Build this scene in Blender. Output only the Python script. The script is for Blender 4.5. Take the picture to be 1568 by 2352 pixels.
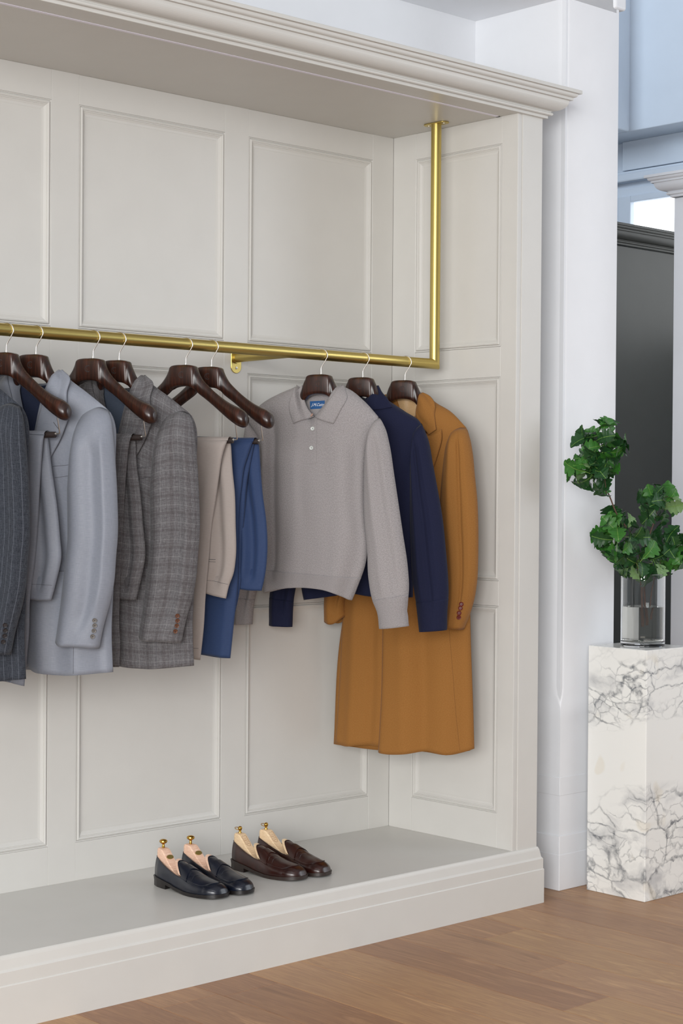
import bpy, bmesh, math, random
from math import sin, cos, pi, sqrt, radians, exp
from mathutils import Vector, Matrix, noise
from mathutils.bvhtree import BVHTree
for o in list(bpy.data.objects): bpy.data.objects.remove(o, do_unlink=True)
sc = bpy.context.scene
COL = sc.collection
# ------------------------------------------------------------------ camera
cd = bpy.data.cameras.new('camera'); cam = bpy.data.objects.new('camera', cd); COL.objects.link(cam)
F = Vector((0.6812, 0.7321, -0.01129)).normalized(); R0 = Vector((F.y, -F.x, 0)).normalized(); U0 = R0.cross(F)
rl = 0.00714; Rr = R0*cos(rl)+U0*sin(rl); Ur = U0*cos(rl)-R0*sin(rl)
M = Matrix((Rr, Ur, -F)).transposed().to_4x4(); M.translation = Vector((0, 0, 1.4))
cam.matrix_world = M
cd.sensor_fit = 'VERTICAL'; cd.sensor_height = 36.0; cd.lens = 3975.63/2352*36; cd.clip_start = .05; cd.clip_end = 100
sc.camera = cam
# ------------------------------------------------------------------ colour handling, world, lights
sc.view_settings.view_transform = 'Standard'; sc.view_settings.look = 'None'
sc.view_settings.gamma = 1; sc.view_settings.use_curve_mapping = False
sc.view_settings.exposure = 0.0
def lin(c):
    return tuple(((v/255)/12.92 if v/255 <= .04045 else ((v/255+.055)/1.055)**2.4) for v in c)+(1,)
w = bpy.data.worlds.new('world'); sc.world = w; w.use_nodes = True
bg = w.node_tree.nodes['Background']; bg.inputs['Color'].default_value = (0.93, 0.96, 1.0, 1); bg.inputs['Strength'].default_value = 0.33
def area(name, loc, target, sx, sy, power, color=(1, 1, 1)):
    l = bpy.data.lights.new(name, 'AREA'); l.shape = 'RECTANGLE'; l.size = sx; l.size_y = sy; l.energy = power; l.color = color
    o = bpy.data.objects.new(name, l); COL.objects.link(o); o.location = loc
    o.rotation_euler = (Vector(target)-Vector(loc)).to_track_quat('-Z', 'Y').to_euler(); return o
area('window_light_left', (-3.8, 1.7, 2.3), (3.9, 4.2, 1.1), 2.4, 2.4, 105, (1, .995, .98))
#area('window_light_rear', (0.5, -3.2, 2.4), (3.6, 4.2, 1.3), 3.0, 2.2, 30, (.97, .98, 1))
area('fill_light_corner', (-3.3, -2.0, 2.0), (4.2, 4.2, 1.1), 3.6, 2.8, 560, (1, .998, .99))  # added soft fill from the camera side, lifts the garment fronts; not a window
area('window_light_far', (5.6, 6.9, 4.1), (8.0, 6.0, 3.5), 1.4, .8, 29, (.80, .90, 1))
area('fill_light_right', (7.4, 0.6, 2.6), (4.9, 4.0, 1.4), 1.6, 2.0, 36, (.90, .95, 1))  # unseen fill lamp added to brighten the white column
# ------------------------------------------------------------------ helpers
def me_obj(name, verts, faces, mat=None, parent=None, uvs=None, smooth=False, loc=None, sharp=0):
    me = bpy.data.meshes.new(name); me.from_pydata([tuple(v) for v in verts], [], faces)
    if uvs is not None:
        ul = me.uv_layers.new(name='UVMap')
        ul.data.foreach_set('uv', [c for l in me.loops for c in uvs[l.vertex_index]])
    if smooth: me.polygons.foreach_set('use_smooth', [True]*len(me.polygons))
    if mat: me.materials.append(mat)
    me.update()
    if smooth and sharp: me.set_sharp_from_angle(angle=radians(sharp))
    o = bpy.data.objects.new(name, me); COL.objects.link(o)
    if parent: o.parent = parent
    if loc: o.location = loc
    return o
def bm_obj(name, bm, mat=None, parent=None, smooth=False, loc=None):
    bmesh.ops.recalc_face_normals(bm, faces=bm.faces)
    me = bpy.data.meshes.new(name); bm.to_mesh(me); bm.free()
    if smooth: me.polygons.foreach_set('use_smooth', [True]*len(me.polygons))
    if mat: me.materials.append(mat)
    o = bpy.data.objects.new(name, me); COL.objects.link(o)
    if parent: o.parent = parent
    if loc: o.location = loc
    return o
def box(name, lo, hi, mat, parent=None, bev=0.0, seg=2, rot=None):
    bm = bmesh.new(); bmesh.ops.create_cube(bm, size=1)
    c = [(a+b)/2 for a, b in zip(lo, hi)]; s = [b-a for a, b in zip(lo, hi)]
    for v in bm.verts: v.co = Vector((v.co.x*s[0], v.co.y*s[1], v.co.z*s[2]))
    if bev: bmesh.ops.bevel(bm, geom=bm.edges[:], offset=bev, segments=seg, affect='EDGES', profile=.5)
    for v in bm.verts: v.co += Vector(c)
    return bm_obj(name, bm, mat, parent)
def empty(name, loc, label, cat, group=None, rz=0.0):
    o = bpy.data.objects.new(name, None); COL.objects.link(o); o.location = loc; o.rotation_euler = (0, 0, rz)
    o.empty_display_size = .1
    return tag(o, label, cat, group)
def tag(o, label, cat, group=None):
    o['label'] = label; o['category'] = cat
    if group: o['group'] = group
    return o
def struct(o): o['kind'] = 'structure'; return o
def crv(P, n, dim=2):
    """smooth resample (Catmull-Rom by arc length) to n+1 points"""
    P = [Vector(p) for p in P]
    if len(P) == 2: return [P[0].lerp(P[1], i/n) for i in range(n+1)]
    d = [0]
    for a, b in zip(P, P[1:]): d.append(d[-1]+max((b-a).length, 1e-6))
    T = []
    for i in range(len(P)):
        if i == 0: T.append((P[1]-P[0])/(d[1]-d[0]))
        elif i == len(P)-1: T.append((P[-1]-P[-2])/(d[-1]-d[-2]))
        else:
            a = (P[i]-P[i-1])/(d[i]-d[i-1]); b = (P[i+1]-P[i])/(d[i+1]-d[i]); w1 = (d[i+1]-d[i])/(d[i+1]-d[i-1])
            T.append(a*w1+b*(1-w1))
    out = []; k = 0
    for j in range(n+1):
        s = d[-1]*j/n
        while k < len(P)-2 and s > d[k+1]: k += 1
        h = d[k+1]-d[k]; t = (s-d[k])/h
        out.append(P[k]*(2*t**3-3*t*t+1)+T[k]*h*(t**3-2*t*t+t)+P[k+1]*(-2*t**3+3*t*t)+T[k+1]*h*(t**3-t*t))
    return out
def tube(name, P, r, mat, parent=None, n=10, closed=False, caps=True, smooth=True, sx=1.0):
    P = [Vector(p) for p in P]; m = len(P); V = []; Fc = []
    up = Vector((0, 0, 1)); prev = None
    for i, p in enumerate(P):
        if closed: t = (P[(i+1) % m]-P[i-1])
        else: t = (P[min(i+1, m-1)]-P[max(i-1, 0)])
        t.normalize()
        if prev is None:
            a = up if abs(t.z) < .9 else Vector((0, 1, 0)); x = t.cross(a).normalized()
        else: x = (prev-t*prev.dot(t)).normalized()
        prev = x; y = t.cross(x)
        rr = r[i] if isinstance(r, (list, tuple)) else r
        for k in range(n): a = 2*pi*k/n; V.append(p+x*cos(a)*rr*sx+y*sin(a)*rr)
    for i in range(m if closed else m-1):
        for k in range(n):
            a = i*n+k; b = i*n+(k+1) % n; c = ((i+1) % m)*n+(k+1) % n; d_ = ((i+1) % m)*n+k
            Fc.append((a, b, c, d_))
    if caps and not closed:
        Fc.append(tuple(range(n))[::-1]); Fc.append(tuple(range((m-1)*n, m*n)))
    return me_obj(name, V, Fc, mat, parent, smooth=smooth, sharp=50)
def lathe(name, prof, mat, parent=None, n=40, smooth=True, loc=None, close=False):
    V = []; Fc = []
    for r, z in prof:
        for k in range(n): a = 2*pi*k/n; V.append((r*cos(a), r*sin(a), z))
    m = len(prof)
    for i in range(m if close else m-1):
        for k in range(n):
            j = (i+1) % m
            Fc.append((i*n+k, i*n+(k+1) % n, j*n+(k+1) % n, j*n+k))
    o = me_obj(name, V, Fc, mat, parent, smooth=smooth, loc=loc, sharp=38)
    return o
def sweep(name, prof, path, outs, mat, parent=None, closed=False, cap=True):
    """profile (o, h) swept; path points; outs = per-point outward offset vectors (mitre included)"""
    V = []; Fc = []; m = len(path); n = len(prof)
    for p, (ov, hv) in zip(path, outs):
        for o_, h_ in prof: V.append(Vector(p)+Vector(ov)*o_+Vector(hv)*h_)
    for i in range(m if closed else m-1):
        for k in range(n-1):
            j = (i+1) % m; Fc.append((i*n+k, i*n+k+1, j*n+k+1, j*n+k))
    if cap and not closed: Fc.append(tuple(range(n))); Fc.append(tuple(range((m-1)*n, m*n))[::-1])
    o = me_obj(name, V, Fc, mat, parent)
    bm = bmesh.new(); bm.from_mesh(o.data); bmesh.ops.recalc_face_normals(bm, faces=bm.faces); bm.to_mesh(o.data); bm.free()
    return o
# ------------------------------------------------------------------ materials
def mat(name, color, rough=.5, metal=0.0, spec=.5, coat=0.0, sheen=0.0, **kw):
    m = bpy.data.materials.new(name); m.use_nodes = True; nt = m.node_tree; b = nt.nodes['Principled BSDF']
    b.inputs['Base Color'].default_value = lin(color); b.inputs['Roughness'].default_value = rough
    b.inputs['Metallic'].default_value = metal; b.inputs['Specular IOR Level'].default_value = spec
    b.inputs['Coat Weight'].default_value = coat; b.inputs['Coat Roughness'].default_value = .15
    b.inputs['Sheen Weight'].default_value = sheen; b.inputs['Sheen Roughness'].default_value = .5
    for k, v in kw.items(): b.inputs[k].default_value = v
    return m
def nd(m, t, **kw):
    n = m.node_tree.nodes.new(t)
    for k, v in kw.items():
        if k.startswith('i_'): n.inputs[int(k[2:]) if k[2:].isdigit() else k[2:].replace('_', ' ')].default_value = v
        else: setattr(n, k, v)
    return n
def lk(m, a, b): m.node_tree.links.new(a, b)
def bsdf(m): return m.node_tree.nodes['Principled BSDF']
def bump(m, height, strength=.3, dist=.001):
    b = nd(m, 'ShaderNodeBump'); b.inputs['Strength'].default_value = strength; b.inputs['Distance'].default_value = dist
    lk(m, height, b.inputs['Height']); lk(m, b.outputs['Normal'], bsdf(m).inputs['Normal']); return b
def ramp(m, fac, stops):
    r = nd(m, 'ShaderNodeValToRGB'); e = r.color_ramp.elements
    while len(e) < len(stops): e.new(.5)
    for el, (p, c) in zip(e, stops): el.position = p; el.color = c if len(c) == 4 else lin(c)
    lk(m, fac, r.inputs['Fac']); return r
def mixc(m, fac, a, b, blend='MIX'):
    n = nd(m, 'ShaderNodeMix', data_type='RGBA', blend_type=blend)
    for s, v in ((n.inputs[0], fac), (n.inputs[6], a), (n.inputs[7], b)):
        if hasattr(v, 'is_output'): lk(m, v, s)
        else: s.default_value = v if not isinstance(v, tuple) else (v if len(v) == 4 else lin(v))
    return n.outputs[2]
def coords(m, kind='Object', scale=(1, 1, 1), rot=(0, 0, 0)):
    t = nd(m, 'ShaderNodeTexCoord'); mp = nd(m, 'ShaderNodeMapping'); mp.inputs['Scale'].default_value = scale; mp.inputs['Rotation'].default_value = rot
    lk(m, t.outputs[kind], mp.inputs['Vector']); return mp.outputs['Vector']
def noi(m, vec, scale, detail=2.0, rough=.5, dist=0.0):
    n = nd(m, 'ShaderNodeTexNoise'); n.inputs['Scale'].default_value = scale; n.inputs['Detail'].default_value = detail
    n.inputs['Roughness'].default_value = rough; n.inputs['Distortion'].default_value = dist
    lk(m, vec, n.inputs['Vector']); return n.outputs['Fac']
def math_(m, op, a, b=0.0, c=0.0, clamp=False):
    n = nd(m, 'ShaderNodeMath', operation=op); n.use_clamp = clamp
    for s, v in zip(n.inputs, (a, b, c)):
        if hasattr(v, 'is_output'): lk(m, v, s)
        else: s.default_value = v
    return n.outputs[0]
def paint(name, c, rough=.38):
    m = mat(name, c, rough, spec=.45); v = coords(m); n = noi(m, v, 9, 4); n2 = noi(m, v, 160, 2)
    lk(m, mixc(m, n, tuple(max(0, k-3) for k in c), tuple(min(255, k+3) for k in c)), bsdf(m).inputs['Base Color'])
    bump(m, n2, .06, .0004); return m
M_wall = paint('painted_wood', (208, 206, 201), .34)
M_col = paint('column_plaster', (231, 233, 237), .40)
M_far = paint('far_wall_paint', (208, 218, 230), .55)
M_dark = paint('dark_grey_tone', (78, 78, 73), .42)  # one even dark grey over the whole far cabinet
M_black = mat('black_metal', (18, 18, 20), .4)
M_brass = mat('brushed_brass', (205, 184, 112), .36, metal=1.0)
v = coords(M_brass, scale=(3, 60, 60)); n_ = noi(M_brass, v, 30, 3); lk(M_brass, mixc(M_brass, n_, (190, 168, 94), (212, 192, 122)), bsdf(M_brass).inputs['Base Color']); bump(M_brass, n_, .05, .0003)
M_gold = mat('polished_brass', (196, 152, 70), .16, metal=1.0)
M_steel = mat('brushed_steel', (214, 211, 206), .36, metal=1.0)
def hangerwood():
    m = mat('dark_stained_wood', (62, 34, 26), .27, spec=.4, coat=.25)
    bsdf(m).inputs['Coat Roughness'].default_value = .3
    v = coords(m, scale=(1, 1, 1)); n = noi(m, coords(m, scale=(60, 6, 4)), 2.2, 5, .6, .6); g = noi(m, coords(m, scale=(8, 20, 260)), 3, 2)
    r = ramp(m, n, [(.3, (24, 13, 10)), (.52, (42, 22, 15)), (.72, (70, 35, 22))])
    c = mixc(m, math_(m, 'MULTIPLY', g, .10), r.outputs['Color'], (70, 42, 32))
    lk(m, c, bsdf(m).inputs['Base Color']); bump(m, g, .08, .0004); return m
M_hanger = hangerwood()
M_barwood = mat('bar_wood', (44, 33, 30), .6)
M_engr = mat('engraved_mark', (34, 19, 16), .6)
def cloth(name, c, mott=10, scale=900, rough=.85, sheen=.08, bstr=.25, weave=None, bdist=.0006):
    """wool-like cloth; weave: None | 'stripe' | 'check' | 'slub' | 'fuzz' | 'rib'"""
    m = mat(name, c, rough, spec=.25, sheen=sheen)
    uv = coords(m, 'UV'); ob = coords(m, 'Object')
    lo = tuple(max(0, k-mott) for k in c); hi = tuple(min(255, k+mott) for k in c)
    if weave == 'slub':
        n = noi(m, coords(m, 'UV', scale=(60, 900, 1)), 1.0, 3, .6); n2 = noi(m, coords(m, 'UV', scale=(700, 60, 1)), 1.0, 2)
        f = math_(m, 'ADD', math_(m, 'MULTIPLY', n, .7), math_(m, 'MULTIPLY', n2, .3))
        r = ramp(m, f, [(.3, lo), (.7, hi)])
    elif weave in ('fuzz', 'rib'):
        n = noi(m, uv, scale, 3, .7); n2 = noi(m, uv, scale*.45, 3, .6)
        f = math_(m, 'ADD', math_(m, 'MULTIPLY', n, .6), math_(m, 'MULTIPLY', n2, .4))
        r = ramp(m, f, [(.38, lo), (.62, hi)])
    else:
        n = noi(m, uv, scale*.45, 3, .7); na = noi(m, coords(m, 'UV', scale=(520, 70, 1)), 1.0, 3, .6); nb_ = noi(m, coords(m, 'UV', scale=(70, 520, 1)), 1.0, 3, .6)
        f = math_(m, 'ADD', math_(m, 'MULTIPLY', n, .44), math_(m, 'MULTIPLY', math_(m, 'ADD', na, nb_), .28)); r = ramp(m, f, [(.40, lo), (.60, hi)])
    col = r.outputs['Color']
    sx = nd(m, 'ShaderNodeSeparateXYZ'); lk(m, uv, sx.inputs[0])
    def line(out, period, width, phase=0.0):
        a = math_(m, 'PINGPONG', math_(m, 'ADD', out, 10+phase), period/2)
        return math_(m, 'LESS_THAN', a, width/2)
    if weave == 'stripe':
        l = line(sx.outputs[0], .0150, .0010); brk = noi(m, coords(m, 'UV', scale=(200, 400, 1)), 2, 1)
        fac = math_(m, 'MULTIPLY', l, math_(m, 'MULTIPLY', brk, .30)); col = mixc(m, fac, col, (168, 172, 186))
    if weave == 'check':
        for out, ph in ((sx.outputs[0], 0), (sx.outputs[1], .01)):
            wob = math_(m, 'ADD', out, math_(m, 'MULTIPLY', noi(m, uv, 300, 1), .0012))
            bn = noi(m, coords(m, 'UV', scale=(300, 300, 1)), 3, 1)
            col = mixc(m, math_(m, 'MULTIPLY', line(wob, .048, .0012, ph), math_(m, 'MULTIPLY', bn, .44)), col, (176, 174, 174))
            col = mixc(m, math_(m, 'MULTIPLY', line(wob, .048, .0080, ph+.022), .26), col, (58, 48, 48))
            col = mixc(m, math_(m, 'MULTIPLY', line(wob, .048, .0022, ph+.012), .24), col, (66, 56, 56))
            col = mixc(m, math_(m, 'MULTIPLY', line(wob, .048, .0022, ph+.034), .20), col, (64, 55, 55))
    lk(m, col, bsdf(m).inputs['Base Color'])
    if weave == 'rib':
        wv = nd(m, 'ShaderNodeTexWave', wave_type='BANDS', bands_direction='X'); wv.inputs['Scale'].default_value = 105; lk(m, uv, wv.inputs['Vector'])
        hgt = math_(m, 'ADD', wv.outputs['Fac'], math_(m, 'MULTIPLY', f, .8)); bump(m, hgt, .38, .0010)
    else: bump(m, f, bstr, bdist)
    return m
C_char = cloth('charcoal_pinstripe_wool', (46, 50, 58), 20, 1500, weave='stripe')
C_light = cloth('light_grey_blue_wool', (129, 133, 143), 9, weave='slub', rough=.5, sheen=.08, bstr=.08)
C_check = cloth('grey_check_wool', (96, 94, 96), 23, 1700, weave='check')
C_beige = cloth('beige_wool', (165, 155, 149), 5, rough=.75, bstr=.05, weave='slub')
C_navy = cloth('navy_wool', (44, 62, 98), 5, rough=.7, bstr=.08, weave='slub')
C_polo = cloth('grey_melange_knit', (148, 143, 143), 17, 620, weave='fuzz', bstr=.35, sheen=.12)
C_polor = cloth('grey_melange_rib', (145, 140, 140), 14, 620, weave='rib', sheen=.12)
C_swt = cloth('navy_knit', (22, 26, 52), 4, 620, weave='fuzz', bstr=.25, sheen=.04)
C_swtr = cloth('navy_rib', (22, 26, 52), 4, 620, weave='rib', sheen=.04)
C_coat = cloth('camel_wool', (146, 99, 47), 8, 700, weave='fuzz', bstr=.25, sheen=.05)
C_lin = cloth('navy_lining', (40, 46, 66), 4, rough=.4, bstr=.05)
C_lin2 = cloth('slate_lining', (70, 78, 92), 4, rough=.4, bstr=.05)
C_lin3 = cloth('gold_lining', (196, 160, 116), 8, rough=.4, bstr=.05)
M_seamC = mat('camel_seam_shadow', (98, 62, 28), .9)
M_seam = mat('seam_shadow_thread', (84, 83, 88), .9)
M_btnL = mat('grey_horn_button', (112, 108, 104), .35); M_btnD = mat('dark_horn_button', (40, 36, 38), .3)
M_btnB = mat('brown_horn_button', (98, 62, 44), .3); M_btnR = mat('red_brown_button', (104, 36, 30), .3)
M_pearl = mat('pearl_button', (214, 218, 214), .2); M_pink = mat('pink_button', (176, 140, 124), .35); M_thread = mat('button_thread', (40, 40, 44), .8)
def leather(name, c, hi):
    m = mat(name, c, .30, spec=.5, coat=.25); v = coords(m); n = noi(m, v, 26, 4, .6); n2 = noi(m, v, 900, 2)
    lk(m, ramp(m, n, [(.35, c), (.7, hi)]).outputs['Color'], bsdf(m).inputs['Base Color']); bump(m, n2, .05, .0003); return m
L_navy = leather('navy_leather', (12, 16, 28), (20, 26, 41)); L_brown = leather('brown_leather', (34, 13, 10), (54, 21, 13))
L_sole = mat('black_sole', (26, 22, 22), .35); L_lin = mat('tan_leather_lining', (190, 130, 62), .55)
L_soleb = mat('dark_brown_sole', (48, 38, 34), .4)
def lightwood(name, a, b):
    m = mat(name, a, .55); n = noi(m, coords(m, scale=(8, 8, 60)), 6, 3, .5, 1.2); lk(m, ramp(m, n, [(.35, a), (.65, b)]).outputs['Color'], bsdf(m).inputs['Base Color']); return m
W_cedar = lightwood('cedar_wood', (222, 178, 152), (238, 204, 180)); W_lime = lightwood('lime_wood', (222, 190, 150), (236, 210, 174))
def marble():
    m = mat('white_marble', (228, 228, 222), .18, spec=.5); v = coords(m)
    wn = nd(m, 'ShaderNodeTexNoise'); wn.inputs['Scale'].default_value = 5; wn.inputs['Detail'].default_value = 6; lk(m, v, wn.inputs['Vector'])
    sub = nd(m, 'ShaderNodeVectorMath', operation='MULTIPLY_ADD'); lk(m, wn.outputs['Color'], sub.inputs[0]); sub.inputs[1].default_value = (.24, .24, .24)
    mp = nd(m, 'ShaderNodeMapping'); mp.inputs['Rotation'].default_value = (.35, .5, 0); mp.inputs['Scale'].default_value = (.75, .75, 1.5); lk(m, v, mp.inputs['Vector']); lk(m, mp.outputs['Vector'], sub.inputs[2])
    def vein(scale, wdt, seedz):
        a = nd(m, 'ShaderNodeVectorMath', operation='ADD'); a.inputs[1].default_value = (seedz, seedz*.7, seedz*1.3); lk(m, sub.outputs[0], a.inputs[0])
        vo = nd(m, 'ShaderNodeTexVoronoi', feature='DISTANCE_TO_EDGE'); vo.inputs['Scale'].default_value = scale; lk(m, a.outputs[0], vo.inputs['Vector'])
        return ramp(m, vo.outputs['Distance'], [(0, (1, 1, 1, 1)), (wdt, (0, 0, 0, 1))]).outputs['Color']
    sp = nd(m, 'ShaderNodeSeparateXYZ'); lk(m, v, sp.inputs[0])
    zz = math_(m, 'ADD', sp.outputs[2], math_(m, 'ADD', math_(m, 'MULTIPLY', noi(m, v, 4, 3), .16), math_(m, 'MULTIPLY', sp.outputs[1], .35)))
    zz = math_(m, 'SUBTRACT', zz, 1.39)
    band = ramp(m, zz, [(0, (1, 1, 1, 1)), (.30, (1, 1, 1, 1)), (.36, (.0, .0, .0, 1)), (.58, (.0, .0, .0, 1)), (.63, (1, 1, 1, 1)), (.78, (1, 1, 1, 1)), (.82, (.12, .12, .12, 1)), (.93, (.3, .3, .3, 1))]).outputs['Color']
    patch = noi(m, sub.outputs[0], 7, 3)
    pm = ramp(m, patch, [(.40, (0, 0, 0, 1)), (.60, (1, 1, 1, 1))]).outputs['Color']
    big = vein(6.5, .050, .3); sm = vein(17, .07, 2.1)
    sm2 = math_(m, 'MULTIPLY', math_(m, 'MULTIPLY', sm, pm), .75)
    f = math_(m, 'MULTIPLY', math_(m, 'ADD', math_(m, 'MULTIPLY', big, .85), sm2, clamp=True), band)
    thick = math_(m, 'MULTIPLY', f, ramp(m, noi(m, v, 45, 3), [(.3, (.25, .25, .25, 1)), (.6, (1, 1, 1, 1))]).outputs['Color'])
    cloud = math_(m, 'MULTIPLY', math_(m, 'MULTIPLY', ramp(m, noi(m, sub.outputs[0], 9, 4), [(.5, (0, 0, 0, 1)), (.72, (1, 1, 1, 1))]).outputs['Color'], band), .60)
    c = mixc(m, cloud, (236, 236, 232), (160, 162, 166)); c = mixc(m, math_(m, 'MULTIPLY', thick, .9), c, (104, 108, 114))
    warm = ramp(m, noi(m, v, 10, 1), [(.66, (0, 0, 0, 1)), (.72, (.35, .35, .35, 1))]).outputs['Color']
    c = mixc(m, warm, c, (222, 212, 190)); lk(m, c, bsdf(m).inputs['Base Color']); return m
M_marble = marble()
def floorwood():
    m = mat('oiled_plank_wood', (150, 116, 92), .42, spec=.4); oi = nd(m, 'ShaderNodeObjectInfo')
    t = nd(m, 'ShaderNodeTexCoord'); va = nd(m, 'ShaderNodeVectorMath', operation='ADD'); sc_ = nd(m, 'ShaderNodeVectorMath', operation='SCALE')
    cx = nd(m, 'ShaderNodeCombineXYZ'); lk(m, oi.outputs['Random'], cx.inputs[0]); lk(m, oi.outputs['Random'], cx.inputs[1]); lk(m, cx.outputs[0], sc_.inputs[0]); sc_.inputs['Scale'].default_value = 37
    lk(m, t.outputs['Object'], va.inputs[0]); lk(m, sc_.outputs[0], va.inputs[1])
    mp = nd(m, 'ShaderNodeMapping'); mp.inputs['Scale'].default_value = (7, .9, 1); lk(m, va.outputs[0], mp.inputs['Vector'])
    n = noi(m, mp.outputs['Vector'], 1.6, 5, .6, 2.2)
    mp2 = nd(m, 'ShaderNodeMapping'); mp2.inputs['Scale'].default_value = (160, 5, 1); lk(m, va.outputs[0], mp2.inputs['Vector']); g = noi(m, mp2.outputs['Vector'], 1.5, 4, .65, .3)
    base = ramp(m, n, [(.25, (152, 116, 86)), (.42, (190, 152, 113)), (.55, (176, 138, 104)), (.7, (210, 171, 128))]).outputs['Color']
    c = mixc(m, ramp(m, g, [(.3, (.5, .5, .5, 1)), (.65, (0, 0, 0, 1))]).outputs['Color'], base, (136, 102, 80))
    tone = ramp(m, oi.outputs['Random'], [(0, (222, 208, 204)), (.5, (250, 242, 236)), (1, (255, 250, 232))]).outputs['Color']
    c = mixc(m, 1.0, c, tone, 'MULTIPLY'); lk(m, c, bsdf(m).inputs['Base Color']); bump(m, g, .08, .0004); return m
M_floor = floorwood()
M_glass = mat('clear_glass', (250, 252, 252), .0, spec=.5, **{'Transmission Weight': 1.0, 'IOR': 1.45})
M_water = mat('water', (246, 244, 236), .0, spec=.5, **{'Transmission Weight': 1.0, 'IOR': 1.33})
M_bark = mat('twig_bark', (96, 72, 60), .8)
def leafm(name, a, b):
    m = mat(name, a, .42, spec=.4, **{'Subsurface Weight': 0.0}); n = noi(m, coords(m), 40, 3)
    lk(m, ramp(m, n, [(.35, a), (.7, b)]).outputs['Color'], bsdf(m).inputs['Base Color']); return m
LEAF = [leafm('oak_leaf_dark', (26, 62, 30), (38, 80, 36)), leafm('oak_leaf_green', (46, 98, 36), (64, 120, 46)), leafm('oak_leaf_pale', (100, 132, 84), (118, 148, 98))]
M_vein = mat('leaf_vein', (104, 142, 62), .5)
M_winglass = mat('obscured_daylight_glass', (245, 248, 250), .3, **{'Emission Strength': 1.6}); bsdf(M_winglass).inputs['Emission Color'].default_value = (.96, .98, 1, 1)
bump(M_winglass, noi(M_winglass, coords(M_winglass), 60, 3), .8, .01)
M_label = mat('blue_woven_label', (18, 80, 136), .6); M_white = mat('white_thread', (235, 238, 240), .6)
# ------------------------------------------------------------------ main dimensions (metres)
YB, YP, YF = 4.467, 3.8715, 3.8526         # stile face of the back wall, pilaster face, base face
XR, XP, ZS, ZC = 4.4008, 4.526, .1925, 2.680
XL = 1.05                                   # left end of the alcove
# ------------------------------------------------------------------ floor of separate planks
fl = struct(box('floor', (-3.5, -3.5, -.06), (9.5, 9.5, -.014), mat('floor_base', (60, 44, 36), .9)))
PLY = {18: 3.66, 17: 3.306, 16: 3.007, 12: 3.747}
protos = {}
rnd = random.Random(4)
def plank(x0, y0, x1, y1):
    key = (round(x1-x0, 3), round(y1-y0, 3))
    g = .0007
    if key not in protos:
        o = box('plank', (-(x1-x0)/2+g, -(y1-y0)/2+g, -.014), ((x1-x0)/2-g, (y1-y0)/2-g, 0), M_floor, None, .0008, 1); protos[key] = o
    else:
        o = bpy.data.objects.new('plank', protos[key].data); COL.objects.link(o)
    o.parent = fl; o.location = ((x0+x1)/2, (y0+y1)/2, rnd.uniform(-.0003, .0))
for k in range(2, 32):
    x0 = .43+.2*k+.0; y0 = PLY.get(k, None)
    if y0 is None: y0 = 3.66-.327*((18-k) % 5)+.06*((k*7) % 3)
    ys = [y0+d for d in (-4.8, -2.4, 0, 2.4, 4.8)]
    for a, b in zip(ys, ys[1:]):
        if b < 1.2 or a > 5.4: continue
        plank(x0, a, x0+.2, b)
# ------------------------------------------------------------------ fitted alcove
ALC = empty('display_alcove', (2.8, 4.2, 0), 'long pale greige panelled wooden alcove unit with stepped cornice and raised shelf base', 'wardrobe')
def at(o, p): o.parent = p; o.matrix_parent_inverse = Matrix.Translation(-(p.matrix_world.translation if False else p.location)); return o
class Grp: pass
def part(o, p=ALC):
    o.parent = p
    w_ = Vector((0, 0, 0)); q = p
    while q: w_ += Vector(q.location); q = q.parent
    o.location = Vector(o.location)-w_
    return o
MOULD = [(.0, -.012), (.0005, .0), (.0015, .0005), (.0035, -.0005), (.0040, -.004), (.0055, -.004), (.0075, .0015), (.0105, .0025), (.0135, .0012), (.0140, -.002), (.0165, -.0022), (.0172, -.004), (.0240, -.0075), (.0300, -.0088), (.0320, -.0088), (.0322, -.012)]
def moulding(parent, c00, ux, uz, nrm, wd, ht):
    c00, ux, uz, nrm = map(Vector, (c00, ux, uz, nrm))
    path = [c00, c00+ux*wd, c00+ux*wd+uz*ht, c00+uz*ht]
    outs = [(ux+uz, nrm), (-ux+uz, nrm), (-ux-uz, nrm), (ux-uz, nrm)]
    return part(sweep('panel_moulding', MOULD, path, outs, M_wall, None, closed=True), parent)
ROWS = [(.311, 1.017), (1.1025, 1.797), (1.900, 2.588)]
back = part(box('back_wall', (XL-.03, YB+.012, 0), (XR+.03, YB+.035, ZC+.05), M_wall))
PX = [(1.010+.0, 1.587), (1.687, 2.264), (2.364, 2.942), (3.0425, 3.620), (3.7215, 4.2975)]
PX[0] = (XL+.10, 1.587)
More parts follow.
